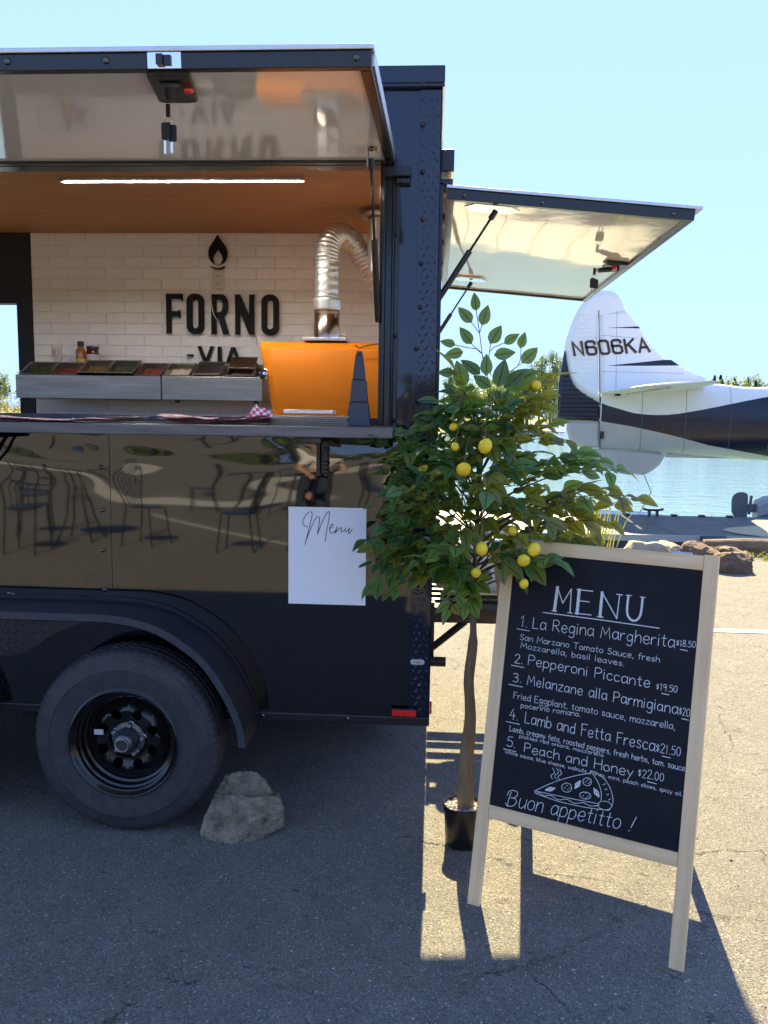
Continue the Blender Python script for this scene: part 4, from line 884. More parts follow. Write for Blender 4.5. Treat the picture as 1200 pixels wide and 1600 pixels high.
liners(-1.62,-1.02,'loose red and white checked liners at the left of the shelf',4,31)
o = empty('folded_liner', (-.61,-.10,1.512), 'folded checked paper standing up on the liner stack', 'paper liners')
mb = MB(); mb.add([(-.050,-.01,-.002),(.048,.004,-.002),(.044,.006,.034),(.026,.002,.030),(.016,.004,.042),(.0,.0,.038),(-.012,-.004,.055),(-.028,-.008,.030)], [(0,1,2,3,4,5,6,7)]); mb.add([(-.050,-.01,-.002),(.048,.004,-.002),(.03,.05,.012),(-.02,.04,.018)], [(0,1,2,3)]); q = mb.build('folded_sheet', CHECK, o, fixn=False); uvxy(q, 1.0)
o = empty('tray_stack', (-.43,-.06,1.4945), 'stack of shallow metal trays on the serving shelf', 'trays')
for i in range(5):
    mb = MB(); z = i*.0068; dx = random.uniform(-.012,.012); mb.box((-.135+dx,-.08,z),(.125+dx,.065,z+.002)); mb.box((-.14+dx,-.085,z+.0022),(.13+dx,-.080,z+.006)); mb.box((-.14+dx,.065,z+.0022),(.13+dx,.070,z+.006)); mb.build('tray', STEEL, o, bevel=.0008)
MB().box((-.10,-.02,.040),(.075,.06,.054)).build('foil_tray', ALU, o, bevel=.002)
o = empty('tapered_stand', (-.262,-.10,1.4945), 'tall three tiered tapered dark slate stand on the shelf end', 'stand')
for z0, z1, a, b_ in ((0,.082,.0415,.032),(.0825,.158,.030,.0245),(.1585,.245,.0225,.0125)):
    mb = MB(); mb.loft([[Vector((s1*r_, s2*r_*.8, z)) for s1, s2 in ((-1,-1),(1,-1),(1,1),(-1,1))] for z, r_ in ((z0,a),(z1,b_))]); mb.build('tier', SLATE, o, bevel=.003)
mb = MB(); mb.loft([[Vector((s1*r_, s2*r_*.8, z)) for s1, s2 in ((-1,-1),(1,-1),(1,1),(-1,1))] for z, r_ in ((.2455,.011),(.257,.009))]); mb.build('tip', SLATE, o, bevel=.003)
tag(MB().lathe([(.0001,.016),(.003,.010),(.006,0)], 12, Matrix.Translation((-1.30,-.05,1.4945))).build('paper_cone', PAPER, smooth=True), 'tiny white paper cone on the shelf edge left of the liner stack', 'paper cone')

# the paper menu on the trailer side (its code square is left blank)
mp = empty('paper_menu', (-.382,-.003,1.018), 'white paper sheet with handwritten Menu on the black trailer side', 'poster')
mb = MB(); mb.box((-.1425,-.0035,-.180),(.1425,-.0015,.180)); mb.build('sheet', PAPER, mp)
pf = lambda u, v, l: (u, -.0036-l, v)
MS = [[(350,355),(310,345),(288,300),(320,220),(370,165),(405,165),(412,200),(395,290),(370,390),(345,490),(320,600)],[(320,600),(345,510),(400,370),(455,255),(490,222),(510,238),(508,300),(497,370),(485,460)],[(485,460),(530,330),(590,200),(628,155),(643,168),(640,220),(625,320),(605,430),(588,550)],[(648,378),(688,345),(690,318),(665,325),(648,375),(655,428),(690,435),(725,405),(750,345)],[(750,345),(735,395),(722,440)],[(724,435),(760,390),(796,360),(806,375),(795,405),(815,415),(850,385)],[(862,360),(850,400),(862,412),(890,395),(915,368),(897,415),(905,440),(930,412),(948,378)]]
mb = MB()
for i, s_ in enumerate(MS): ribbon(mb, [(p.x, p.y) for p in catmull(s_, 6)], 9.5, lambda u, v, l: pf((u-615)*.000275, (750-v)*.000275, l), .0004+.00003*i)
mb.build('script_lettering', INK, mp, fixn=False)

# ------------------------------------------------------------------ rock chocking the wheel
def rock(name, pts, loc, m, label, cat='rock', amp=.02, fr=6, sub=3, seed=0, group=None, rotz=0, smooth=.25, ang=28):
    me = bpy.data.meshes.new(name); bm = bmesh.new()
    for p in pts: bm.verts.new(p)
    bmesh.ops.convex_hull(bm, input=bm.verts); bmesh.ops.delete(bm, geom=[v for v in bm.verts if not v.link_faces], context='VERTS')
    bmesh.ops.triangulate(bm, faces=bm.faces)
    for s_ in range(sub): bmesh.ops.subdivide_edges(bm, edges=bm.edges, cuts=1, use_grid_fill=True, smooth=smooth if s_ == 0 else 0)
    bm.normal_update()
    for v in bm.verts:
        p = v.co*fr + Vector((seed, seed*2, 0)); f_ = noise.noise(p) + .5*noise.noise(p*2.3) + .25*noise.noise(p*5)
        f_ = f_*.5 + round(f_*2.2)/2.2*.5; v.co += v.normal*amp*f_
    bm.to_mesh(me); bm.free(); me.materials.append(m); me.polygons.foreach_set('use_smooth', [True]*len(me.polygons))
    o = link(name, me, None, 0, loc, (0,0,rotz)); smooth_by_angle(o, ang); return tag(o, label, cat, group)
RA = [(-.138,-.09,.0),(-.140,-.09,.048),(-.128,-.075,.066),(-.118,-.055,.105),(-.100,-.035,.148),(.0,-.060,.146),(.100,-.060,.158),(.138,-.03,.146),(.154,-.02,.070),(.150,-.03,.030),(.090,-.075,.022),(.02,-.118,-.005),(-.035,-.120,-.005),(-.12,.08,0),(.13,.09,.0),(.12,.06,.12),(-.09,.08,.11)]
RB = [(-.115,-.028,.10),(-.100,-.010,.165),(-.075,.005,.202),(-.030,.028,.216),(.040,.030,.212),(.082,.005,.176),(.125,.0,.10),(.08,.10,.12),(-.09,.10,.14),(-.06,-.045,.10),(.06,-.040,.10)]
cr = rock('chock_rock', RA, (-.676,-.085,-.006), ROCK, 'jagged grey rock wedged behind the trailer wheel as a chock', amp=.0075, fr=24, sub=4, seed=5.1, smooth=0, ang=12)
c2r = rock('chock_rock', RB, (0,0,0), ROCK, amp=.0085, fr=26, sub=4, seed=2.2, smooth=0, ang=12, label=None, cat=None)
bm = bmesh.new(); bm.from_mesh(cr.data); bm.from_mesh(c2r.data); bm.to_mesh(cr.data); bm.free(); bpy.data.objects.remove(c2r)
rm = cr.modifiers.new('remesh', 'REMESH'); rm.mode = 'VOXEL'; rm.voxel_size = .0028; rm.use_smooth_shade = False

# ------------------------------------------------------------------ potted lemon tree
PX, PY = .131, -.128
lt = empty('potted_lemon_tree', (PX,PY,0), 'artificial lemon tree with yellow fruit in a small black pot', 'tree')
def tp(p): return Vector((p[0]-PX, p[1]-PY, p[2]))
mb = MB(); mb.lathe([(.0001,.002),(.054,.002),(.057,.0),(.060,.006),(.067,.128),(.071,.130),(.0715,.150),(.069,.152),(.066,.150),(.0655,.110),(.0001,.110)], 40); o = mb.build('pot', POTB, lt); smooth_by_angle(o)
st = MB()
for i in range(420):
    r_ = .063*random.random()**.5; a = random.random()*6.283; s_ = random.uniform(.0022, .0048); p = Vector((r_*math.cos(a), r_*math.sin(a), .134+random.uniform(0,.006)))
    M_ = Matrix.Translation(p) @ Matrix.Rotation(random.random()*3, 4, 'X') @ Matrix.Rotation(random.random()*3, 4, 'Z'); st.box((-s_,-s_*.8,-s_*.6),(s_,s_*.8,s_*.6), M_)
mb = MB(); mb.lathe([(.0001,.134),(.0654,.133)], 24); mb.build('soil', GREYV, lt)
tag(st.build('white_gravel', STONEW, lt), kind='stuff')
tpts = catmull([(.141,-.128,.10),(.139,-.13,.18),(.140,-.128,.29),(.149,-.13,.44),(.147,-.13,.52),(.141,-.13,.61),(.153,-.13,.75),(.147,-.13,.90),(.150,-.14,1.05),(.155,-.15,1.25),(.165,-.16,1.45)], 5)
n = len(tpts); mb = MB()
for q_ in range(1):
    rr = []
    for i in range(n):
        t = i/(n-1); r_ = .0190*(1-t)**1.1+.0085 if t < .62 else .0150*(1-t)+.005
        rr.append(min(.031, r_)*(1+.10*noise.noise(Vector((0,0,i*.35)))))
    mb.tube([tp(p) for p in tpts], rr, 18)
tk = mb.build('trunk', BARK, lt, smooth=True)
for k, s_ in enumerate((0, 2.2)):                         # twisted secondary stems pressed along the trunk
    pp = [tp(p)+Vector((math.cos(s_+i*.10)*rr[i]*.78, math.sin(s_+i*.10)*rr[i]*.78, 0)) for i, p in enumerate(tpts[:34])]
    MB().tube(pp, [r_*.45 for r_ in rr[:34]], 8).build('twisted_stem', BARK, tk, smooth=True)
# leaf mesh, used by every single leaf
def leaf_data(L, Wd, curl, fold, tw=0):
    vs_ = []; fs = []; rib = []; N_ = 6
    for i in range(N_+1):
        t = i/N_; w = Wd*.5*(math.sin(math.pi*t**.80))**.78*(1-.22*t) if 0 < t < 1 else .0004
        z = -curl*L*t*t; x = L*t
        k1 = math.sin(tw*t)*w; wv = .0016*math.sin(t*9+tw*5); vs_ += [(x, -w*math.cos(tw*t), z+fold*w-k1+wv), (x, 0, z), (x, w*math.cos(tw*t), z+fold*w+k1-wv)]; rib += [0, 1, 0]
    for i in range(N_):
        a = 3*i; fs += [(a, a+1, a+4, a+3), (a+1, a+2, a+5, a+4)]
    return vs_, fs, rib
LEAFD = [leaf_data(.070,.046,.18,.25,.5), leaf_data(.062,.042,.32,.2,-.6), leaf_data(.078,.048,.10,.3,.3), leaf_data(.064,.040,.05,.14,.1), leaf_data(.058,.039,.45,.22,.9)]
LM = [LEAF_D, LEAF_O, LEAF_L]; LEAFM = {}
def leaf_mesh(k, mi):
    if (k, mi) not in LEAFM:
        v, f, r_ = LEAFD[k]; me = bpy.data.meshes.new('leaf'); me.from_pydata(v, [], f); me.materials.append(LM[mi]); me.polygons.foreach_set('use_smooth', [True]*len(f))
        a = me.attributes.new('rib', 'FLOAT', 'POINT'); a.data.foreach_set('value', [float(x) for x in r_]); LEAFM[(k, mi)] = me
    return LEAFM[(k, mi)]
LEAVES = []
def frame(p, d, up):
    x = d.normalized(); y = up.cross(x)
    if y.length < .05: y = Vector((0,1,0)).cross(x)
    y.normalize(); z = x.cross(y); m = Matrix((x, y, z)).transposed().to_4x4(); m.translation = p; return m
lr = random.Random(21)
def add_leaf(p, d, up, k, mi, s=1.0, flat=False): LEAVES.append((frame(p, d, up) @ Matrix.Scale(s, 4), 3 if flat else k, mi))
def env(z):
    P = [(.86,.10),(.95,.18),(1.04,.36),(1.15,.44),(1.28,.43),(1.38,.36),(1.46,.27),(1.56,.20),(1.66,.15),(1.75,.08)]
    for (a, ra), (b_, rb) in zip(P, P[1:]):
        if a <= z <= b_: return ra+(rb-ra)*(z-a)/(b_-a)
    return .1
def clampY(p):
    if p.x < .035 and p.y > -.05: p.y = -.05 - lr.random()*.06
    return p
BR = []
def spray(p0, p3, sag, nleaf, lw, start=.42, mi=None, sc=1.0, depth=0):
    p0 = Vector(p0); p3 = Vector(p3); mid = p0.lerp(p3, .55) + Vector((0,0,sag)); pts = []
    for i in range(9):
        t = i/8; pts.append(clampY((1-t)**2*p0 + 2*t*(1-t)*mid + t*t*p3))
    BR.append((pts, [.0030*(1-i/8)+.0011 if depth == 0 else .0014 for i in range(9)]))
    m0 = mi if mi is not None else lr.choices((0,1,2), lw)[0]
    for i in range(nleaf):
        t = start + (1-start)*(i+.4*lr.random())/max(1, nleaf-1) if i < nleaf-1 else 1.0
        f_ = min(7.999, t*8); j = int(f_); p = pts[j].lerp(pts[j+1], f_-j); d = (pts[min(8, j+1)]-pts[j]).normalized()
        sd = d.cross(Vector((0,0,1))); sd = sd.normalized() if sd.length > .01 else Vector((1,0,0))
        ld = d*lr.uniform(.5, 1.0) + sd*(1 if i % 2 else -1)*lr.uniform(.5, 1.0) + Vector((0,0,lr.uniform(-.55,.28))) if i < nleaf-1 else d + Vector((0,0,-.3))
        p2 = p + ld.normalized()*.010; BR.append(([p, p2], [.0010, .0008]))
        if p2.x < .06 and p2.y + ld.normalized().y*.07 > -.02: ld.y = -abs(ld.y)
        up = Vector((lr.uniform(-.6,.6), lr.uniform(-1.25,.25), 1))
        mm = m0 if lr.random() < .75 else lr.choices((0,1,2), lw)[0]
        add_leaf(p2, ld, up, lr.randrange(5), mm, sc*lr.uniform(.74, 1.14))
    if depth == 0:
        for q_ in range(2):
            j = 3+q_*2; a = pts[j]; e = a + (p3-p0)*lr.uniform(.25,.4) + Vector((lr.uniform(-.09,.09), lr.uniform(-.09,.05), lr.uniform(-.10,.05)))
            spray(a, clampY(e), .01, 6, lw, .3, m0, sc, 1)
CX, CY = .165, -.20
NB = 42
for i in range(NB):
    t = (i+.5)/NB; z = 1.02 + .58*t; a = i*2.39996 + lr.uniform(-.3,.3); r_ = env(z)*lr.uniform(.70, 1.02)
    ex = Vector((CX + r_*math.cos(a), CY + r_*.78*math.sin(a), z + lr.uniform(-.03,.03)))
    zs = min(1.42, max(.98, z*.55+.50)); q_ = tpts[min(n-1, int(n*(zs-.10)/1.35))]
    front = math.sin(a) < -.2
    lw = (.55,.25,.2) if ex.x < CX else (.22,.63,.15)  # more olive to the right: sun shining through the leaves put into colour
    if ex.x > .40: lw = (.12,.62,.26)
    spray(q_, clampY(Vector((max(ex.x, -.13), ex.y, ex.z))), lr.uniform(.02,.10), 10, lw, .34)
# definite outer sprays seen against the trailer, the lake and the board
for p3, lw, nl in (((-.185,-.25,1.05),(1,0,0),10),((-.170,-.24,1.10),(.8,.2,0),9),((-.10,-.30,1.03),(1,0,0),9),((-.15,-.22,1.34),(.5,.2,.3),9),((-.11,-.28,1.22),(.4,.4,.2),9),((-.14,-.30,1.17),(.4,.5,.1),9),((-.03,-.25,1.46),(.7,0,.3),7),((-.05,-.3,1.40),(.6,.1,.3),8),
     ((.555,-.25,1.31),(0,.6,.4),11),((.535,-.28,1.385),(0,.5,.5),10),((.50,-.22,1.22),(0,.7,.3),10),((.47,-.28,1.42),(.3,.5,.2),9),((.48,-.30,1.15),(.2,.6,.2),9),((.47,-.34,1.13),(.5,.4,.1),8),((.09,-.34,1.02),(.6,.1,.3),8),((.145,-.28,.985),(.3,.1,.6),7),((.0,-.30,1.05),(.7,.2,.1),8),((.27,-.44,1.11),(.3,.2,.5),6),
     ((.10,-.34,1.40),(.6,.2,.2),7),((.24,-.36,1.36),(.3,.5,.2),7),((.17,-.38,1.28),(.4,.4,.2),7),((.30,-.36,1.28),(.2,.6,.2),7),((.06,-.34,1.26),(.6,.3,.1),7),((.02,-.2,1.58),(1,0,0),6),((.07,-.22,1.60),(1,0,0),6),((.30,-.2,1.62),(.3,.7,0),7),((.33,-.24,1.60),(.2,.8,0),7),((.22,-.3,1.56),(.8,.2,0),7),((.13,-.3,1.57),(1,0,0),7)):
    q_ = tpts[min(n-1, int(n*(min(1.40, max(.98, p3[2]*.6+.45))-.10)/1.35))]; spray(q_, p3, .05, nl, lw, .5)
SPRIG = [(0.128,-0.207,1.876,0.120,-0.220,1.933),(0.118,-0.144,1.845,0.071,-0.134,1.898),(0.150,-0.170,1.833,0.169,-0.168,1.901),(0.119,-0.155,1.774,0.077,-0.166,1.828),(0.176,-0.211,1.770,0.213,-0.192,1.833),(0.065,-0.136,1.772,0.013,-0.134,1.785),(0.092,-0.144,1.749,0.027,-0.124,1.737),(0.224,-0.175,1.774,0.273,-0.184,1.807),(0.275,-0.197,1.758,0.288,-0.215,1.809),(0.289,-0.130,1.714,0.344,-0.111,1.769),(0.189,-0.217,1.733,0.260,-0.219,1.744),(0.151,-0.126,1.676,0.085,-0.121,1.725),(0.168,-0.198,1.668,0.166,-0.195,1.740),(0.062,-0.217,1.676,0.006,-0.206,1.676),(0.246,-0.176,1.640,0.302,-0.176,1.694),(0.098,-0.197,1.629,0.067,-0.186,1.718),(0.206,-0.198,1.631,0.228,-0.197,1.724),(0.183,-0.191,1.631,0.125,-0.172,1.669),(0.081,-0.136,1.592,0.026,-0.139,1.587),(0.229,-0.156,1.632,0.345,-0.143,1.689)]
for i, s_ in enumerate(SPRIG):
    p, q_ = Vector(s_[:3]), Vector(s_[3:]); d = q_-p; up = Vector((lr.uniform(-.3,.3), -1, lr.uniform(-.2,.4)))
    add_leaf(p, d, up, 3, 2 if i < 11 else (0 if i % 3 else 2), d.length/.064, True)
for st_ in ([(.192,-.17,1.515),(.155,-.17,1.731),(.143,-.17,1.808),(.129,-.19,1.88)],[(.181,-.17,1.631),(.152,-.17,1.743),(.107,-.17,1.76),(.064,-.14,1.771)],[(.184,-.17,1.67),(.177,-.17,1.747),(.223,-.17,1.776)],[(.182,-.17,1.592),(.188,-.17,1.643),(.272,-.17,1.702),(.279,-.19,1.759)],[(.143,-.17,1.808),(.117,-.15,1.845)],[(.143,-.17,1.808),(.15,-.17,1.833)],[(.15,-.17,1.743),(.119,-.155,1.773)],[(.178,-.17,1.747),(.179,-.2,1.774)],[(.264,-.17,1.696),(.288,-.135,1.713)]):
    BR.append((catmull(st_, 3), [.0016]*(len(catmull(st_, 3)))))
mains = [b for b in BR if len(b[0]) == 9 and b[1][0] > .002]; fine = [b for b in BR if not (len(b[0]) == 9 and b[1][0] > .002)]
for pts, rs in mains: MB().tube([tp(p) for p in pts], rs, 5).build('branch', TWIG, lt, smooth=True)
mb = MB()
for pts, rs in fine: mb.tube([tp(p) for p in pts], rs, 3, cap=False)
tag(mb.build('twigs', TWIG, lt, smooth=True), kind='stuff')
def front_key(l):
    p = l[0].translation; return p.y - (1.2 if p.z > 1.55 else 0) - .25*abs(p.x-CX)
LEAVES.sort(key=front_key)
for m_, k, mi in LEAVES[:300]:
    o = link('leaf', leaf_mesh(k, mi), lt); m2 = m_.copy(); m2.translation = tp(m_.translation); o.matrix_local = m2
vs_, fs, mi_, rib, tint = [], [], [], [], []
for m_, k, mi in LEAVES[300:]:
    v, f, r_ = LEAFD[k]; o_ = len(vs_); vs_ += [tuple(tp(m_ @ Vector(p))) for p in v]; fs += [tuple(i+o_ for i in q) for q in f]; mi_ += [mi]*len(f); rib += [float(x) for x in r_]; tint += [lr.random()]*len(v)
me = bpy.data.meshes.new('foliage'); me.from_pydata(vs_, [], fs)
for m_ in LM: me.materials.append(m_)
me.polygons.foreach_set('material_index', mi_); me.polygons.foreach_set('use_smooth', [True]*len(fs))
me.attributes.new('rib','FLOAT','POINT').data.foreach_set('value', rib); me.attributes.new('tint','FLOAT','POINT').data.foreach_set('value', tint)
tag(link('foliage', me, lt), kind='stuff')
mb = MB(); mb.lathe([(.0001,.031),(.004,.029),(.008,.0245),(.016,.0195),(.0215,.008),(.0225,0),(.0215,-.009),(.016,-.019),(.008,-.024),(.003,-.0265),(.0001,-.0275)], 24); lm = mb.mesh('lemon', LEMON, smooth=True)
for i, (x, y, z) in enumerate(((.155,-.45,1.445),(.091,-.47,1.374),(.065,-.40,1.44),(.32,-.30,1.635),(.278,-.25,1.583),(.149,-.52,1.141),(.301,-.54,1.146),(.270,-.56,1.116),(.134,-.52,1.068),(.273,-.56,1.046),(.249,-.42,1.183),(.06,-.33,1.50))):
    s_ = (1.0,1.02,.62,.72,.72,.88,.92,.86,.70,.64,.68,.6)[i]
    o = link('lemon', lm, lt, loc=tp((x,y,z)), rot=(R(lr.uniform(20,80)), R(lr.uniform(-60,60)), lr.random()*3)); o.scale = (s_*.93,)*3
    top = Vector((x, y, z+.02*s_)); q_ = Vector((CX+(x-CX)*.75, y*.8-.04, z+.10)); MB().tube([tp(top), tp(top.lerp(q_,.5)+Vector((0,0,.015))), tp(q_)], .0013, 5).build('lemon_stalk', TWIG, lt)

# ------------------------------------------------------------------ sandwich board
BL = Vector((.132,-.502,0)); D = Vector((.9024,-.4309,0)).normalized(); NV = Vector((-D.y, D.x, 0))
bd = empty('sandwich_board', (.43,-.64,0), 'wooden sandwich board with chalk written pizza menu on black panel', 'menu board')
RT = bd.location
th = R(11.5); UP = math.sin(th)*NV + math.cos(th)*Vector((0,0,1)); NN = D.cross(UP)
def bf(u, v, w): return BL + u*D + v*UP + w*NN - RT
def bbox(mb, u0, u1, v0, v1, w0, w1, f): 
    vv = [f(u, v, w) for w in (w0, w1) for u, v in ((u0,v0),(u1,v0),(u1,v1),(u0,v1))]
    return mb.add(vv, [(0,3,2,1),(4,5,6,7),(0,1,5,4),(1,2,6,5),(2,3,7,6),(3,0,4,7)])
def board_part(name, m, u0, u1, v0, v1, w0, w1, f, Mx, bevel=.002, par=None):
    # built along its own axes so that the wood grain runs with the piece
    mb = MB(); a = ((u0+u1)/2, (v0+v1)/2, (w0+w1)/2); mb.box((u0-a[0], v0-a[1], w0-a[2]), (u1-a[0], v1-a[1], w1-a[2]))
    o = mb.build(name, m, par or bd, bevel=bevel); M_ = Mx.copy(); M_.translation = f(*a); o.matrix_local = M_; return o
MF = Matrix((D, UP, NN)).transposed().to_4x4()
PINEV = mat('pine_wood_upright', (.84,.62,.355), .55, col2=(.70,.475,.25), vscale=2.4, vstretch=(17,1.2,17), bump=.15, bscale=25, bdist=.001)
PINEX = mat('pine_wood_cross', (.84,.62,.355), .55, col2=(.68,.45,.225), vscale=2.4, vstretch=(1.2,17,17), bump=.15, bscale=25, bdist=.001)
board_part('upright', PINEV, .003, .043, 0, 1.150, -.021, 0, bf, MF)
board_part('upright', PINEV, .6165, .6575, 0, 1.169, -.021, 0, bf, MF)
board_part('top_rail', PINEX, .0435, .616, 1.1235, 1.166, -.0205, -.0006, bf, MF)
board_part('bottom_rail', PINEX, .0435, .616, .277, .318, -.0205, -.0006, bf, MF)
cb = board_part('chalkboard', CHALKB, .0435, .616, .3185, 1.123, -.014, -.006, bf, MF, 0)
MFI = MF.copy(); MFI.translation = bf((.0435+.616)/2, (.3185+1.123)/2, -.010); MFI.invert()
cf = lambda u, v, l: MFI @ bf(u, v, -.0059+l)
for u, v in ((.10,.298),(.33,.297),(.56,.299)): pass
SANS = dict(jit=.30)
def ct(*a, **k): return write(*a, fn=cf, m=CHALK, parent=cb, **k)
# heading: thick verticals, thin serifs
mb = MB(); H0, V0 = .182, .953
def hs(pts, w): ribbon(mb, pts, w, cf, .0004+.00002*(len(mb.f) % 30))
hh = .073
for pts, w in (([(.190,V0),(.193,V0+hh)],.0095),([(.193,V0+hh),(.214,V0+.026)],.003),([(.214,V0+.026),(.237,V0+hh)],.003),([(.237,V0+hh),(.240,V0)],.003),([(.182,V0-.001),(.197,V0-.001)],.0026),([(.233,V0-.001),(.247,V0-.001)],.0026),
    ([(.262,V0),(.262,V0+hh)],.0095),([(.255,V0+hh),(.304,V0+hh+.001)],.003),([(.262,V0+.040),(.296,V0+.040)],.003),([(.255,V0),(.306,V0+.001)],.003),
    ([(.333,V0),(.333,V0+hh)],.0085),([(.333,V0+hh),(.384,V0)],.003),([(.384,V0),(.386,V0+hh)],.003),([(.324,V0-.001),(.343,V0-.001)],.0026),([(.377,V0+hh),(.394,V0+hh)],.0026),
    ([(.405,V0+hh),(.421,V0+hh+.001)],.0026),([(p.x,p.y) for p in catmull([(.412,V0+hh),(.412,V0+.028),(.419,V0+.008),(.433,V0),(.446,V0+.007),(.453,V0+.028),(.454,V0+hh)],5)],.0062),([(.447,V0+hh),(.462,V0+hh)],.0026),
    ([(.155,.9425),(.33,.943),(.509,.941)],.0028)): hs(pts, w)
mb.build('chalk_heading', CHALK, cb, fixn=False)
W1, W2, W3 = .0020, .00155, .0013
ct('1.', .085,.108,.889,.889,.034,W1); ct('La Regina Margherita',.126,.556,.889,.891,.035,W1); ct('$18.50',.561,.613,.897,.899,.018,W2)
ct('San Marzano Tomato Sauce, fresh',.088,.519,.847,.842,.018,W2); ct('Mozzarella, basil leaves.',.093,.419,.822,.815,.017,W2)
ct('2.',.078,.104,.773,.773,.028,W1); ct('Pepperoni Piccante',.123,.497,.773,.764,.031,W1); ct('$19.50',.516,.574,.762,.763,.019,W2)
ct('3.',.078,.106,.713,.713,.028,W1); ct('Melanzane alla Parmigiana',.126,.581,.711,.702,.031,W1); ct('$20',.585,.614,.702,.701,.022,W2)
ct('Fried Eggplant, tomato sauce, mozzarella,',.086,.578,.661,.657,.0195,W2); ct('pocerino romano.',.113,.303,.637,.643,.015,W2)
ct('4.',.080,.108,.595,.595,.034,W1); ct('Lamb and Fetta Fresca',.131,.527,.592,.585,.034,W1); ct('$21.50',.531,.598,.584,.586,.025,W2)
ct('Lamb, creamy feta, roasted peppers, fresh herbs, tom. sauce',.084,.6145,.558,.547,.0165,W2); ct('pickled red onions, mozzarella',.118,.382,.5435,.5385,.0105,W3)
ct('5.',.080,.108,.509,.509,.030,W1); ct('Peach and Honey',.138,.472,.503,.499,.029,W1); ct('$22.00',.487,.559,.503,.505,.024,W2)
ct('White sauce, blue cheese, walnuts, honey, mint, peach slices, spicy oil.',.076,.6135,.486,.476,.0105,W3)
ct('Buon appetitto !',.096,.488,.329,.343,.046,W1,slant=.18,over=GC,jit=.1)
for u0, u1, v in ((.074,.116,.880),(.573,.592,.888),(.068,.110,.763),(.533,.553,.754),(.066,.112,.702),(.594,.612,.692),(.070,.114,.585),(.550,.572,.576),(.070,.112,.499),(.515,.540,.495)):
    mb = MB(); hs([(u0,v),(u1,v-.001)], .0022); mb.build('chalk_underline', CHALK, cb, fixn=False)
mb = MB()
def cs(pts, w=.0017, n_=5): hs([(p.x, .388+(p.y-(.388-.105*(p.x-.187)))*.88) for p in catmull(pts, n_)], w)
cs([(.184,.394),(.24,.432),(.30,.462),(.352,.480)]); cs([(.184,.394),(.187,.386),(.20,.390),(.215,.381),(.235,.386),(.26,.375),(.285,.381),(.31,.371),(.335,.377),(.36,.370),(.385,.377)])
cs([(.184,.394),(.25,.389),(.32,.384),(.382,.381)]); cs([(.187,.386),(.26,.370),(.34,.363),(.413,.364)])
cs([(.345,.476),(.352,.486),(.368,.483),(.392,.465),(.411,.438),(.421,.408),(.422,.384),(.414,.366)]); cs([(.358,.474),(.374,.452),(.386,.420),(.388,.390)]); cs([(.388,.390),(.380,.380),(.385,.368),(.400,.364),(.414,.368),(.420,.382),(.408,.392),(.393,.391)])
for cx_, cy_, r_ in ((.282,.420,.0155),(.342,.449,.013),(.340,.402,.017)):
    cs([(cx_+r_*math.cos(a*.7), cy_+r_*(1 if r_ < .0165 else .68)*math.sin(a*.7)) for a in range(10)])
    for k in range(4): cs([(cx_+r_*.5*math.cos(k*1.7), cy_+r_*.45*math.sin(k*1.7)), (cx_+r_*.5*math.cos(k*1.7)+.003, cy_+r_*.45*math.sin(k*1.7)+.001)])
for cx_, cy_, a in ((.232,.407,.35),(.314,.435,1.1),(.372,.417,-1.0)):
    for sgn in (-1, 1): cs([(cx_-.014*math.cos(a), cy_-.014*math.sin(a)), (cx_-sgn*.006*math.sin(a), cy_+sgn*.006*math.cos(a)), (cx_+.014*math.cos(a), cy_+.014*math.sin(a))], .003)
    cs([(cx_-.014*math.cos(a), cy_-.014*math.sin(a)), (cx_+.014*math.cos(a), cy_+.014*math.sin(a))], .005, 2)
for x, s_ in ((.236,1),(.248,1.25),(.258,.9)): cs([(x,.443),(x-.006,.450+.004*s_),(x+.004,.460+.006*s_),(x-.003,.470+.010*s_)])
for k in range(4): cs([(.389+.007*k,.446-.016*k),(.396+.006*k,.450-.016*k)], .0018)
mb.build('chalk_pizza_drawing', CHALK, cb, fixn=False)
# rear leg frame
BLb = Vector((.372,.112,0)); tb = R(19.6); UPb = -math.sin(tb)*NV + math.cos(tb)*Vector((0,0,1)); NNb = D.cross(UPb)
def bb(u, v, w): return BLb + u*D + v*UPb + w*NNb - RT
MBk = Matrix((D, UPb, NNb)).transposed().to_4x4()
board_part('rear_upright', PINEV, -.0, .038, 0, 1.19, -.0105, .0105, bb, MBk)
board_part('rear_upright', PINEV, .582, .620, 0, 1.19, -.0105, .0105, bb, MBk)
board_part('rear_top_rail', PINEX, .0385, .5815, 1.13, 1.188, -.010, .010, bb, MBk)
board_part('rear_bottom_rail', PINEX, .0385, .5815, .277, .318, -.010, .010, bb, MBk)
board_part('rear_chalkboard', CHALKB, .0385, .5815, .3185, 1.1295, -.004, .004, bb, MBk, 0)
for u in (.10, .55):
    h_ = MB(); h_.tube([bf(u-.03,1.168,-.026), bf(u+.03,1.168,-.026)], .005, 8); h_.build('hinge', ZINC, bd)

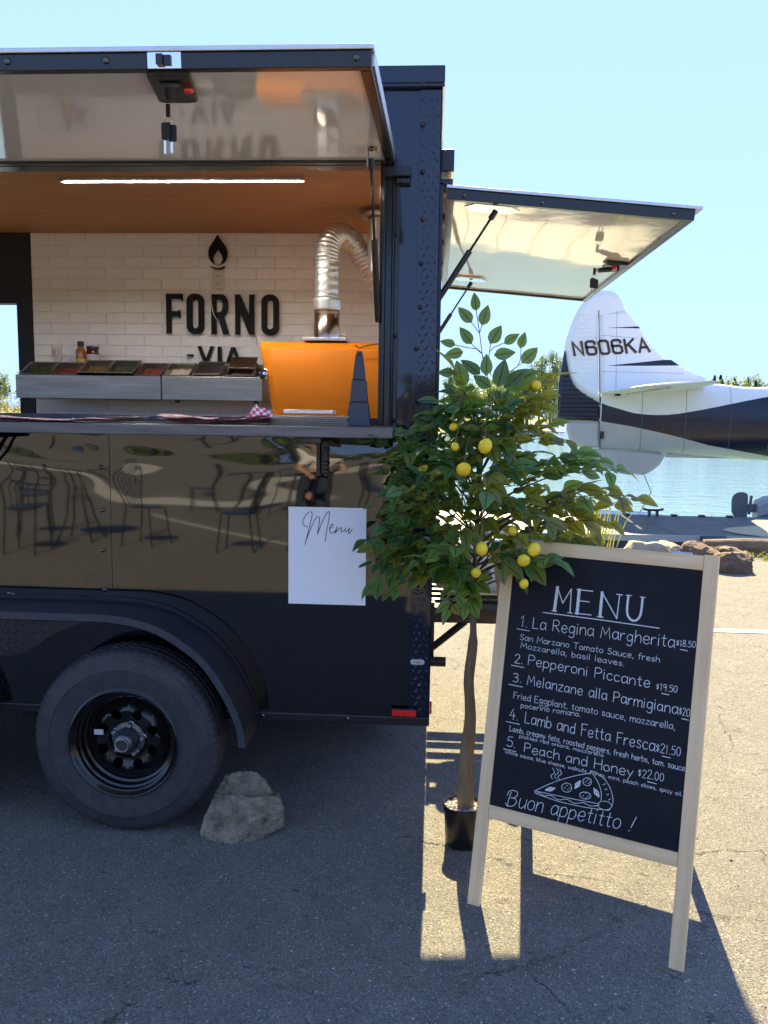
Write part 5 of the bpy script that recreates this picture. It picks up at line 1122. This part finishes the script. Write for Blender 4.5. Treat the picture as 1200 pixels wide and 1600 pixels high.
# ------------------------------------------------------------------ seaplane (tail over the dock, nose beyond the frame)
K = 1.1966; YC = 16.5
sp = empty('seaplane', (4.0, YC, -.65), 'white and navy seaplane tail with registration on its fin', 'seaplane')
def S(x, z, dy=0): return Vector((x*K - 4.0, dy, 1.534+(z-1.534)*K + .65))
def sweep(c, k=4): return [(p.x, p.y) for p in catmull(c, k)]
FIN_LEAD = sweep([(3.52,3.66),(3.64,3.48),(3.778,3.30),(4.00,3.00),(4.246,2.761),(4.46,2.60),(4.667,2.493),(4.981,2.343),(5.15,2.30)])
def slab(name, poly, t0, m, par, edge=.3, inset=.05, tfun=None):
    # outline with a rounded, lens-shaped section: centre sheet thickness t0, thinning to the rim
    cx_ = sum(p[0] for p in poly)/len(poly); cz_ = sum(p[1] for p in poly)/len(poly); mb = MB(); n_ = len(poly)
    inn = []
    for p in poly:
        d = Vector((cx_-p[0], cz_-p[1])); L_ = d.length; d = d/L_*min(inset, L_*.45); inn.append((p[0]+d.x, p[1]+d.y))
    a = [S(*p, -t0*edge*.5) for p in poly]; b_ = [S(*p, -t0*.5) for p in inn]; c_ = [S(*p, t0*edge*.5) for p in poly]; d_ = [S(*p, t0*.5) for p in inn]
    fs = []
    for i in range(n_):
        j = (i+1) % n_; fs += [(i, j, n_+j, n_+i), (2*n_+i, 3*n_+i, 3*n_+j, 2*n_+j), (i, 2*n_+i, 2*n_+j, j)]
    fs += [tuple(n_+i for i in range(n_)), tuple(3*n_+i for i in range(n_-1, -1, -1))]
    mb.add(a+b_+c_+d_, fs); return mb.build(name, m, par)
HG = lambda z: 3.059+(3.565-z)*.0545                    # hinge line x at height z
fin = [(HG(z), z) for z in (2.0,2.2,2.6,3.0,3.4,3.552)] + [(3.53,3.60)] + FIN_LEAD[4:] + [(5.15,2.12),(4.4,2.04)]
slab('tail_fin', fin, .17, PLW, sp, .35, .12)
WS = sweep([(2.470,2.744),(2.52,2.50),(2.591,2.298),(2.73,2.10),(2.914,1.974),(3.09,1.87),(3.18,1.828)])
cap = sweep([(3.545,3.612),(3.505,3.715),(3.42,3.845),(3.30,3.922),(3.171,3.936),(3.0,3.90),(2.85,3.80),(2.708,3.63),(2.58,3.36),(2.50,3.10),(2.455,2.90),(2.468,2.75)])
slab('rudder', cap + WS + [(HG(z)-.012, z) for z in (1.85,2.2,2.6,3.0,3.4,3.56)], .15, PLW, sp, .3, .1)
lower = [(2.459,3.017-.2),(2.440,2.70),(2.405,2.45),(2.37,2.19),(2.362,1.85),(2.369,1.50)] + sweep([(2.55,1.492),(2.70,1.488),(3.0,1.485),(3.175,1.478)]) + [(HG(1.82)-.012,1.82)] + [(x-.006, z-.006) for x, z in WS[::-1]]
slab('lower_rudder', lower, .14, PLN, sp, .3, .06)
slab('rudder_foot', [(2.56,1.475),(2.70,1.478),(2.95,1.474),(3.178,1.468),(3.200,.962),(3.0,.968),(2.748,.985),(2.62,1.10),(2.55,1.3)], .14, PLG, sp, .3, .06)
for i in range(24):                                       # pressed stiffening ribs of the rudder
    z = 1.56+i*.083
    if z > 3.5: break
    xl = 2.39 if z < 2.3 else (2.40+(z-2.3)*.10 if z < 2.75 else 2.455+max(0, z-2.9)*.30); dk = None
    for p, q_ in zip(WS, WS[1:]):
        if q_[1] <= z <= p[1]: dk = p[0]+(q_[0]-p[0])*(p[1]-z)/(p[1]-q_[1])
    segs = [(xl+.03, HG(z)-.05, PLN)] if z < 1.85 else ([(xl+.03, dk-.02, PLN), (dk+.03, HG(z)-.05, PLW)] if dk else [(xl+.05, HG(z)-.05, PLW)])
    for a, b_, m_ in segs:
        if b_-a > .08: MB().tube([S(a, z, -.076), S(b_, z+.01, -.076)], .011 if m_ is PLN else .006, 4).build('rudder_rib', m_, sp)
# fuselage: rows follow the paint lines (white above, navy cheat band, grey belly)
def ip(tab, x):
    for (a, va), (b_, vb) in zip(tab, tab[1:]):
        if x <= b_: return va+(vb-va)*max(0, (x-a))/(b_-a)
    return tab[-1][1]
TOP = [(3.2,2.05),(4.0,2.14),(4.6,2.20),(5.0,2.22),(5.323,2.22),(5.8,2.165),(6.3,2.155),(7.0,2.30),(7.6,2.62),(8.2,2.78),(12.6,2.78),(13.2,2.45),(14.2,2.25),(15.0,2.05)]
BAND = [(3.2,1.822),(3.267,1.789),(3.79,1.64),(4.1,1.605),(4.477,1.615),(4.9,1.69),(5.319,1.781),(5.8,1.89),(6.318,2.0),(7,2.08),(15.0,1.85)]
LOW = [(3.2,1.475),(3.8,1.38),(4.497,1.234),(5.191,1.053),(6.395,.848),(7.2,.78),(15.0,1.2)]
BOT = [(3.2,.95),(3.65,.923),(4.48,.874),(6.4,.761),(8,.66),(13,.72),(14.4,.95),(15.0,1.15)]
HWD = [(3.2,.065),(4,.16),(5,.29),(6.4,.46),(7.5,.66),(8.5,.72),(13,.72),(14.2,.52),(15.0,.22)]
xs = [3.2,3.3,3.45,3.6,3.8,4.0,4.2,4.4,4.6,4.8,5.0,5.2,5.4,5.6,5.8,6.1,6.4,6.8,7.2,7.6,8.2,9,10.4,11.4,12.6,13.2,13.8,14.4,15.0]
rows = []; mrow = []
for x in xs:
    zt, zb, zw, zl, hw = ip(TOP,x), ip(BOT,x), ip(BAND,x), ip(LOW,x), ip(HWD,x); zw = min(zw, zt-.02); zl = min(zl, zw-.02); zb = min(zb, zl-.02)
    zs = [zt - (zt-zw)*(1-math.cos(math.pi/2*i/7)) for i in range(8)] + [zw+(zl-zw)*i/5 for i in range(1, 6)] + [zl-(zl-zb)*math.sin(math.pi/2*i/6) for i in range(1, 7)]
    zc, hz = (zt+zb)/2, (zt-zb)/2; half = []
    for z in zs:
        t = max(-1, min(1, (z-zc)/hz)); half.append((z, hw*(1-abs(t)**2.4)**(1/2.4)))
    rows.append([S(x, z, -y) for z, y in half] + [S(x, z, y) for z, y in half[::-1][1:-1]])
n_ = len(rows[0]); mb = MB(); mb.v = [tuple(p) for r_ in rows for p in r_]
for i in range(len(rows)-1):
    for k in range(n_):
        kk = k if k < 18 else n_-1-k; band = 0 if kk < 7 else (1 if kk < 12 else 2)
        mb.f.append((i*n_+k, i*n_+(k+1) % n_, (i+1)*n_+(k+1) % n_, (i+1)*n_+k)); mb.m.append(band)
mb.f.append(tuple(range(n_))); mb.m.append(2); mb.f.append(tuple((len(rows)-1)*n_+k for k in range(n_-1,-1,-1))); mb.m.append(0)
o = mb.build('fuselage', [PLW, PLN, PLG], sp); smooth_by_angle(o, 45)
for x in (3.95, 4.75, 5.55, 6.25):
    zt, zb, hw = ip(TOP,x), ip(BOT,x), ip(HWD,x); zc, hz = (zt+zb)/2, (zt-zb)/2
    MB().tube([S(x, zc+hz*math.cos(a*math.pi/14), -(hw+.002)*(1-abs(math.cos(a*math.pi/14))**2.4)**(1/2.4)-.002) for a in range(1, 14)], .004, 4).build('panel_joint', mat('panel_joint_grey', (.13,.135,.15), .5), sp)
for p_, q_ in (((3.12,3.10),(3.80,3.05)),((3.16,2.42),(4.72,2.40)),((3.45,2.05),(3.40,3.55))): MB().tube([S(*p_, -.0865), S(*q_, -.0865)], .0035, 4).build('panel_joint', mat('panel_joint_grey', (.13,.135,.15), .5), sp)
slab('ventral_fin', sweep([(2.90,.955),(2.98,.82),(3.10,.70),(3.214,.635),(3.45,.53),(3.673,.467),(3.90,.448),(4.089,.468),(4.25,.56),(4.355,.655),(4.42,.77),(4.454,.867)]) + [(4.2,.90),(3.6,.94)], .13, PLG, sp, .3, .07)
MB().box(S(4.46,.87,-.03), S(6.6,.80,.03)).build('keel_strip', PLG, sp)
MB().box(S(3.86,.455,-.05), S(4.0,.49,.05)).build('tie_down_shoe', PLW, sp)
for sg in (-1, 1):
    mb = MB(); st_ = []
    for t, x0, x1, z0, z1, th_ in ((0,3.15,5.10,2.02,2.15,.13),(.5,3.17,4.78,2.03,2.14,.10),(.93,3.20,4.36,2.04,2.13,.06),(1,3.32,4.20,2.05,2.125,.03)):
        y = sg*(.05+3.9*t); sec = []
        for i in range(14):
            a = 2*math.pi*i/14; c_ = .5-.5*math.cos(a); x = x0+(x1-x0)*(1-c_); s2 = math.sin(a); sec.append(S(x, z0+(z1-z0)*(1-c_), y)+Vector((0,0,th_*.5*s2*(.35+.65*c_**.5)*1.2)))
        st_.append(sec)
    mb.loft(st_); o = mb.build('stabilizer', PLW, sp); smooth_by_angle(o, 50)
    MB().tube([S(3.62,2.02,sg*3.8), S(3.66,2.00,sg*.1)], .02, 5).build('elevator_hinge', PLG, sp)
slab('trim_wedge', [(3.236,3.238),(3.55,3.255),(3.813,3.268),(3.850,3.232),(3.55,3.236)], .178, PLN, sp, 1.0, .004)
slab('trim_wedge', [(3.268,2.530),(3.85,2.595),(4.30,2.648),(4.456,2.650),(4.615,2.548),(4.0,2.535)], .178, PLN, sp, 1.0, .004)
MB().tube([S(3.062,3.56,-.083), S(3.13,2.4,-.083), S(3.20,.95,-.083)], .009, 5).build('hinge_line', PLN, sp)
MB().box(S(3.42,1.96,-.20), S(3.52,2.0,-.12)).build('hinge_fitting', PLN, sp); MB().tube([S(3.23,1.14,-.09), S(3.23,1.28,-.09)], .04, 8).build('hinge_fitting', PLN, sp)
GL = {'N':(6.2,'0,0 .1,10 6,0 6.1,10'),'6':(6,'5.8,8 5.8,9 4.8,10 1.2,10 0,8.8 0,1.2 1.2,0 4.8,0 6,1.2 6,4.4 4.8,5.6 0,5.6'),'0':(6,'1.2,10 4.8,10 6,8.8 6,1.2 4.8,0 1.2,0 0,1.2 0,8.8 1.2,10 1.3,10'),'K':(6,'0,0 0,10|5.8,10 .2,4.6|2,6.2 6,0'),'A':(6.6,'0,0 3.2,10 6.6,0|1.3,3.4 5.3,3.4')}
def regn(w, lift, m, nm, dx, dz):
    mb = MB(); L0 = 2.628; ang = math.atan2(2.786-2.705, 4.034-2.678); x = 0; ch = (3.032-2.790)/10; k = 0
    for c_ in 'N606KA':
        wd, d = GL[c_]
        for st_ in d.split('|'):
            pts = [tuple(map(float, p.split(','))) for p in st_.split()]
            pts = [(L0+dx + (x+px)*.0278 - .0060*py + .02, 2.722+dz + py*.0240 + (x+px)*.0278*math.tan(ang)) for px, py in pts]
            ribbon(mb, pts, w, lambda u, v, l: S(u, v, -.0852-l), lift+.0006*k); k += 1
        x += wd+2.7
    return mb.build(nm, m, sp, fixn=False)
regn(.046, .001, PLGOLD, 'registration_outline', -.011, -.009); regn(.043, .006, INK, 'registration_lettering', 0, 0)
MB().box(S(10.6,2.72,-9.5*K*.8), S(12.4,2.88,9.5*K*.8)).build('wing', PLW, sp, bevel=.08)
flg = []
for sg in (-1, 1):
    mb = MB(); secs = []
    yc = sg*1.62; fx = 0 if sg < 0 else 2.2
    for x, hw, zt, zb in ((6.82,.16,-.16,-.62),(7.05,.26,-.06,-.80),(8.4,.36,.06,-1.0),(9.6,.42,.08,-1.08),(9.7,.42,.08,-1.20),(12,.42,.10,-1.2),(14,.32,.05,-1.0),(15,.08,-.05,-.45)):
        secs.append([Vector((x+fx-4.0, yc+a*hw, z+.65)) for a, z in ((-1,zt-.10),(-.6,zt),(.6,zt),(1,zt-.10),(1,zt-.32),(0,zb),(-1,zt-.32))])
    mb.loft(secs); o = mb.build('float', FLOATG, sp)
    mb = MB(); rp = [(6.33,-.15),(6.36,-.06),(6.44,.005),(6.54,.02),(6.63,-.01),(6.655,-.12),(6.655,-.55),(6.42,-.55),(6.34,-.40)]; mb.prism([(x, z) for x, z in sweep(rp[:6], 3)+rp[6:]], yc-.03, yc+.03, lambda x, z, d: Vector((x+fx-4.0, d, z+.65))); mb.build('water_rudder', RUDDG, sp)
    MB().box((6.66+fx-4,yc-.05,.25),(6.84+fx-4,yc+.05,.42)).tube([(6.70+fx-4,yc,.2),(6.73+fx-4,yc,.60)], .03, 6).build('rudder_post', RUDDG, sp)
    for x in (9.4, 12.4): MB().tube([Vector((x-4, yc, .70)), Vector((x-4+(.6 if x < 10 else -.4), sg*.6, 1.55))], .05, 8).build('float_strut', PLG, sp)
MB().tube([(4.85-4, 0, .95), (4.75-4, -1.2, .60), (4.10-4, -2.9, .32)], .011, 5).build('tie_down_rope', ROPE, sp)

# ------------------------------------------------------------------ floating dock with panels and cleats
dk = empty('floating_dock', (4,12,-.35), 'long dark grey floating dock below the seaplane tail', 'dock')
MB().box((-14,-1.36,-.28),(10,1.5,-.035)).build('dock_float', RUBBER, dk)
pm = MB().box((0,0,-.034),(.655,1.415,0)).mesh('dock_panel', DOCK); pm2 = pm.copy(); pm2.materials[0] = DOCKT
for r_ in range(2):
    for i in range(36):
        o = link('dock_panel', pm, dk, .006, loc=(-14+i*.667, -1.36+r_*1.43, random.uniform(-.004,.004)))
mb = MB(); q_ = sweep([(.78,.26),(1.0,.50),(1.4,.68),(2.0,.80),(3.2,.86),(6,.88)], 4); mb.prism([(6,-1.34),(.98,-1.34),(.86,-.75),(.76,-.2)][::1] + [(x-.0, y-.4) for x, y in q_] if False else [(1.35,-1.33),(6,-1.33),(6,.25),(3.2,.22),(2.2,.12),(1.6,-.08),(1.2,-.32),(.95,-.62),(1.05,-1.0)], .006, .018, lambda x, y, d: (x, y, d)); o = mb.build('sunlit_deck_patch', DOCKT, dk); o['label'] = 'sunlit part of the deck as a curved pale tan patch at the right'  # tan patch stands for the sunlit gap in the plane's shadow
MB().box((-14,-1.40,-.10),(10,-1.3605,.006)).build('edge_strip', ALUB, dk); MB().tube([(.35,-1.43,-.03),(.75,-1.43,-.03)], .045, 10).build('bumper', RUBBER, dk)
def cleat(x, y, s):
    o = MB().tube([(x-.17*s,y,.12*s),(x-.09*s,y,.10*s),(x+.09*s,y,.10*s),(x+.17*s,y,.12*s)], .020*s, 8).box((x-.085*s,y-.03*s,.0),(x-.045*s,y+.03*s,.09*s)).box((x+.045*s,y-.03*s,.0),(x+.085*s,y+.03*s,.09*s)).build('cleat', SATIN, dk)
cleat(.30, 1.35, 1.15)
for x in (-.2, .72, 1.25, 1.78, 2.75): MB().box((x-.06,1.36,0),(x+.06,1.46,.035)).build('edge_clip', SATIN, dk, bevel=.01)

# ------------------------------------------------------------------ shoreline rocks, log, reeds
def hull(sx, sy, sz, seed, k=16):
    q = random.Random(seed); pts = []
    for i in range(k):
        a = q.random()*6.283; e = q.uniform(-.3, 1); pts.append((sx*math.cos(a)*math.cos(e*1.1)*q.uniform(.8,1), sy*math.sin(a)*math.cos(e*1.1)*q.uniform(.8,1), max(0, sz*math.sin(max(0,e)*1.4))))
    return pts + [(sx*.8,0,0),(-sx*.8,0,0),(0,sy*.8,0),(0,-sy*.8,0)]
gsr = 'boulders along the shoreline'
rock('boulder', hull(.33,.26,.19,3,22), (2.42,6.45,-.03), BOULDER, 'pale tan flat boulder behind the top rail of the board', 'boulder', .03, 3, 3, 1, gsr)
rock('boulder', hull(.22,.22,.16,5,18), (2.72,6.80,-.06), BOULDER, 'small tan stone right of the pale flat boulder', 'boulder', .03, 3, 3, 4, gsr)
rock('boulder', hull(.29,.25,.26,8,24), (2.95,6.20,-.05), BROWNR, 'brown split boulder in the shoreline row beside the board corner', 'boulder', .05, 3, 3, 2, gsr)
rock('boulder', hull(.26,.22,.23,11,24), (3.03,5.55,-.03), BROWNR, 'dark brown boulder standing nearest to the lot by the board corner', 'boulder', .045, 3.4, 3, 7, gsr)
rock('boulder', hull(.24,.24,.20,14,20), (3.30,6.3,-.05), LOGW, 'weathered brown boulder behind the dark brown one', 'boulder', .05, 3, 3, 9, gsr)
rock('boulder', hull(.33,.28,.24,17,20), (4.05,6.0,-.05), BOULDER, 'tan boulder at the right edge beside the log', 'boulder', .04, 3, 3, 5, gsr)
for i, (x, y, s_) in enumerate(((1.5,6.7,.3),)): rock('boulder', hull(s_,s_*.8,s_*.7,30+i,18), (x,y,-.04), BOULDER if i % 2 else BROWNR, 'brown shoreline boulder low behind the lemon tree crown', 'boulder', .04, 3, 2, i, gsr)
mb = MB(); mb.tube([(3.15,6.72,.07),(3.6,6.70,.08),(4.3,6.66,.08),(4.9,6.6,.08)], [.085,.10,.10,.085], 14); lg = tag(mb.build('log', LOGW, smooth=True), 'weathered grey brown log lying along the shore', 'log')
MB().tube([(3.14,6.72,.07),(3.1495,6.72,.07)], .078, 14).build('cut_end', BOULDER, lg)
mb = MB(); q = random.Random(4)
for i in range(60):
    x = q.gauss(0,.10); y = q.gauss(0,.08); h_ = q.uniform(.25,.75); lx = q.gauss(0,.13); w = q.uniform(.006,.012)
    mb.add([(x-w,y,0),(x+w,y,0),(x+lx*.4+w*.8,y,h_*.6),(x+lx*.4-w*.8,y,h_*.6),(x+lx,y+q.gauss(0,.05),h_)], [(0,1,2,3),(3,2,4)])
me = mb.mesh('reed_leaves', REED, fixn=False); add_leaf_attr(me, 5)
rd = empty('reed_clump', (1.94,7.0,-.05), 'green and yellow reeds at the water edge behind the lemon tree', 'reeds'); tag(link('reed_leaves', me, rd), kind='stuff')
me2 = me.copy(); rd = empty('dry_grass_tuft', (3.72,6.35,-.02), 'small dry yellow grass tuft in front of the log', 'grass'); o = link('grass_blades', me2, rd); o.scale = (1.0,1,.15); tag(o, kind='stuff')

# ------------------------------------------------------------------ cafe tables and chairs behind the photographer (mirrored in the black paint)
def bistro_table(x, y, label):
    t = empty('bistro_table', (x,y,0), label, 'table', 'black bistro tables mirrored in the trailer side', random.random())
    mb = MB(); mb.lathe([(.0001,.735),(.36,.735),(.37,.725),(.36,.715),(.0001,.715)], 40); mb.build('tabletop', SATIN, t)
    for k in range(4):
        a = k*1.5708; c_, s_ = math.cos(a), math.sin(a); MB().tube([(p.x*c_, p.x*s_, p.y) for p in catmull([(.24,.714),(.16,.6),(.13,.4),(.19,.2),(.28,0)], 4)], .012, 6).build('leg', SATIN, t)
    mb = MB(); mb.lathe([(.13,.40),(.14,.405),(.15,.40),(.14,.395)], 24); mb.build('brace_ring', SATIN, t)
def bistro_chair(x, y, rz, label):
    t = empty('bistro_chair', (x,y,0), label, 'chair', 'black bistro chairs mirrored in the trailer side', rz)
    mb = MB(); mb.lathe([(.0001,.455),(.19,.455),(.205,.445),(.19,.438),(.0001,.438)], 28); mb.build('seat', SATIN, t)
    for sx in (-1, 1):
        MB().tube([(sx*.16,.15,.44),(sx*.19,.20,0)], .010, 6).build('leg', SATIN, t); MB().tube([(sx*.17,-.21,0),(sx*.165,-.16,.44),(sx*.17,-.22,.88)], .010, 6).build('leg', SATIN, t)
    MB().tube([(p.x, -.22, p.y) for p in catmull([(-.17,.88),(-.1,.93),(0,.95),(.1,.93),(.17,.88)], 4)], .010, 6).build('back_rail', SATIN, t)
    for k in range(4): MB().tube([(-.09+.06*k,-.165,.455),(-.09+.06*k,-.22,.935)], .006, 5).build('back_spindle', SATIN, t)
bistro_table(-1.35,-6.1,'black bistro table mirrored in the middle of the trailer side'); bistro_table(-4.2,-6.6,'black bistro table mirrored at the left of the trailer side'); bistro_table(-2.9,-9.6,'black bistro table mirrored small and far behind the others')
for i, (x, y, r_) in enumerate(((-2.15,-6.0,1.6),(-.65,-6.5,-1.4),(-1.5,-7.0,.2),(-3.3,-6.3,-1.3),(-4.4,-5.7,3.1),(-4.9,-6.9,1.2),(-2.2,-9.2,-1),(-3.6,-9.8,1.4))): bistro_chair(x, y, r_, ('black bistro chair left of the middle mirrored table','black bistro chair right of the middle mirrored table','black bistro chair behind the middle mirrored table','black bistro chair right of the left mirrored table','black bistro chair in front of the left mirrored table','black bistro chair left of the left mirrored table','far black bistro chair right of the far mirrored table','far black bistro chair left of the far mirrored table')[i])

# ------------------------------------------------------------------ the photographer and a guest, seen only as reflections in the black paint
def person(x, y, rz, pose, shirt, label):
    p = empty('person', (x,y,0), label, 'person', None, rz)
    def skin(name, V, E_, m, root, lv=2):
        me = bpy.data.meshes.new(name); me.from_pydata([v[:3] for v in V], E_, []); o = link(name, me, p); me.materials.append(m)
        sm_ = o.modifiers.new('skin', 'SKIN'); sm_.use_smooth_shade = True
        for d, v in zip(me.skin_vertices[0].data, V): d.radius = (v[3], v[4] if len(v) > 4 else v[3]); d.use_root = False
        me.skin_vertices[0].data[root].use_root = True
        sb = o.modifiers.new('subsurf', 'SUBSURF'); sb.levels = lv; sb.render_levels = lv; return o
    V = [(0,0,.95,.13,.10),(0,.01,1.15,.12,.09),(0,.0,1.36,.15,.10),(0,-.01,1.47,.06,.06),(0,-.005,1.53,.052,.052),(0,.02,1.62,.080,.095),(0,.02,1.70,.075,.09)]
    E_ = [(0,1),(1,2),(2,3),(3,4),(4,5),(5,6)]
    for sx in (-1, 1):
        b = len(V); V += [(sx*.10,0,.88,.085),(sx*.105,.01,.50,.058),(sx*.11,-.01,.10,.040),(sx*.115,.10,.04,.038)]; E_ += [(0,b),(b,b+1),(b+1,b+2),(b+2,b+3)]
        b = len(V); el, wr = pose[sx]; V += [(sx*.18,-.005,1.40,.055),(*el,.042),(*wr,.028)]; E_ += [(2,b),(b,b+1),(b+1,b+2)]
        d = (Vector(wr)-Vector(el)).normalized(); side = d.cross(Vector((0,0,1))); side = side.normalized() if side.length > .1 else Vector((0,1,0)); pm_ = Vector(wr)+d*.06
        V.append((*pm_, .030, .018)); E_.append((b+2, len(V)-1)); pi_ = len(V)-1
        for k, L_ in enumerate((.060,.072,.076,.066)):
            a = Vector(pm_)+side*(-.030+.020*k)+d*.02; q = a+d*L_*.55+Vector((0,0,-.008)); e = q+d*L_*.45+Vector((0,0,-.02)); i = len(V); V += [(*a,.009),(*q,.0085),(*e,.0075)]; E_ += [(pi_, i),(i, i+1),(i+1, i+2)]
        a = Vector(wr)+d*.03-side*.03; e = a-side*.025+d*.045; i = len(V); V += [(*a,.011),(*e,.009)]; E_ += [(b+2, i),(i, i+1)]
    skin('body', V, E_, SKIN, 0)
    SV = [(0,0,.93,.155,.125),(0,.01,1.15,.145,.112),(0,0,1.36,.172,.120),(0,-.01,1.45,.075,.075)]; SE = [(0,1),(1,2),(2,3)]
    for sx in (-1, 1):
        el, wr = pose[sx]; i = len(SV); SV += [(sx*.185,-.005,1.40,.070),(*(Vector((sx*.185,-.005,1.40)).lerp(Vector(el), .8)),.056)]; SE += [(2, i),(i, i+1)]
    skin('shirt', SV, SE, shirt, 0)
    TV = [(0,0,.97,.158,.128)]; TE = []
    for sx in (-1, 1): i = len(TV); TV += [(sx*.10,0,.86,.102),(sx*.105,.01,.50,.075),(sx*.11,-.01,.12,.060)]; TE += [(0, i),(i, i+1),(i+1, i+2)]
    skin('trousers', TV, TE, DENIM, 0)
    skin('hair', [(0,-.015,1.64,.092,.10),(0,0,1.72,.088,.098),(0,.01,1.775,.05,.055)], [(0,1),(1,2)], HAIR, 0)
    for sx in (-1, 1):
        skin('shoe', [(sx*.11,-.06,.045,.045,.04),(sx*.112,.06,.04,.048,.036),(sx*.118,.17,.03,.042,.026)], [(0,1),(1,2)], DARKC, 1)
        q = MB(); q.lathe([(.0001,.006),(.008,.004),(.010,0)], 10, Matrix.Translation((sx*.032,.112,1.645)) @ Matrix.Rotation(R(-90), 4, 'X')); q.build('eye', INK, p)
        skin('ear', [(sx*.083,.01,1.60,.012,.02),(sx*.088,.005,1.65,.012,.02)], [(0,1)], SKIN, 0, 1)
    skin('nose', [(0,.108,1.645,.010),(0,.128,1.605,.014)], [(0,1)], SKIN, 0, 1); MB().box((-.022,.103,1.568),(.022,.112,1.576)).build('mouth', RED, p)
    return p
person(.16, -3.42, 0, {-1:((-.26,.06,1.20),(-.20,.29,1.44)), 1:((.16,.10,1.18),(-.02,.30,1.42))}, DARKC, 'person in dark clothes holding up a phone, mirrored by the corner post')
person(-1.12, -4.5, R(-50), {-1:((-.27,-.02,1.14),(-.24,.12,.92)), 1:((.27,-.02,1.14),(.25,.10,.92))}, SHIRT, 'person in white shirt and jeans mirrored above the paper menu')
ph = empty('smartphone', (.0,-3.02,1.53), 'black smartphone held up by the photographer', 'phone')
MB().box((-.038,-.0045,-.085),(.038,.0045,.075)).build('phone_body', INK, ph, bevel=.003)

# grit and small stones lying loose on the lot
gq = random.Random(12); mb = MB()
for i in range(900):
    x = gq.uniform(-2.4, 2.6); y = gq.uniform(-1.6, 3.5) if i % 3 else gq.uniform(-1.5, .2); s_ = gq.uniform(.0012, .0042)*(1 if gq.random() < .97 else 1.5)
    M_ = Matrix.Translation((x, y, s_*.3)) @ Matrix.Rotation(gq.random()*6, 4, 'Z') @ Matrix.Rotation(gq.random()*.8, 4, 'X')
    p = [M_ @ Vector((a*s_*gq.uniform(.6,1.1), b_*s_*gq.uniform(.6,1.1), c_*s_*gq.uniform(.3,.7))) for a, b_, c_ in ((-1,-1,-1),(1,-1,-1),(1,1,-1),(-1,1,-1),(-.5,-.5,1),(.6,-.5,1),(.5,.6,1),(-.6,.5,1))]
    mb.add(p, [(0,3,2,1),(4,5,6,7),(0,1,5,4),(1,2,6,5),(2,3,7,6),(3,0,4,7)])
tag(mb.build('gravel', mat('loose_grit', (.24,.225,.20), .9, col2=(.10,.09,.08), vscale=40)), kind='stuff')
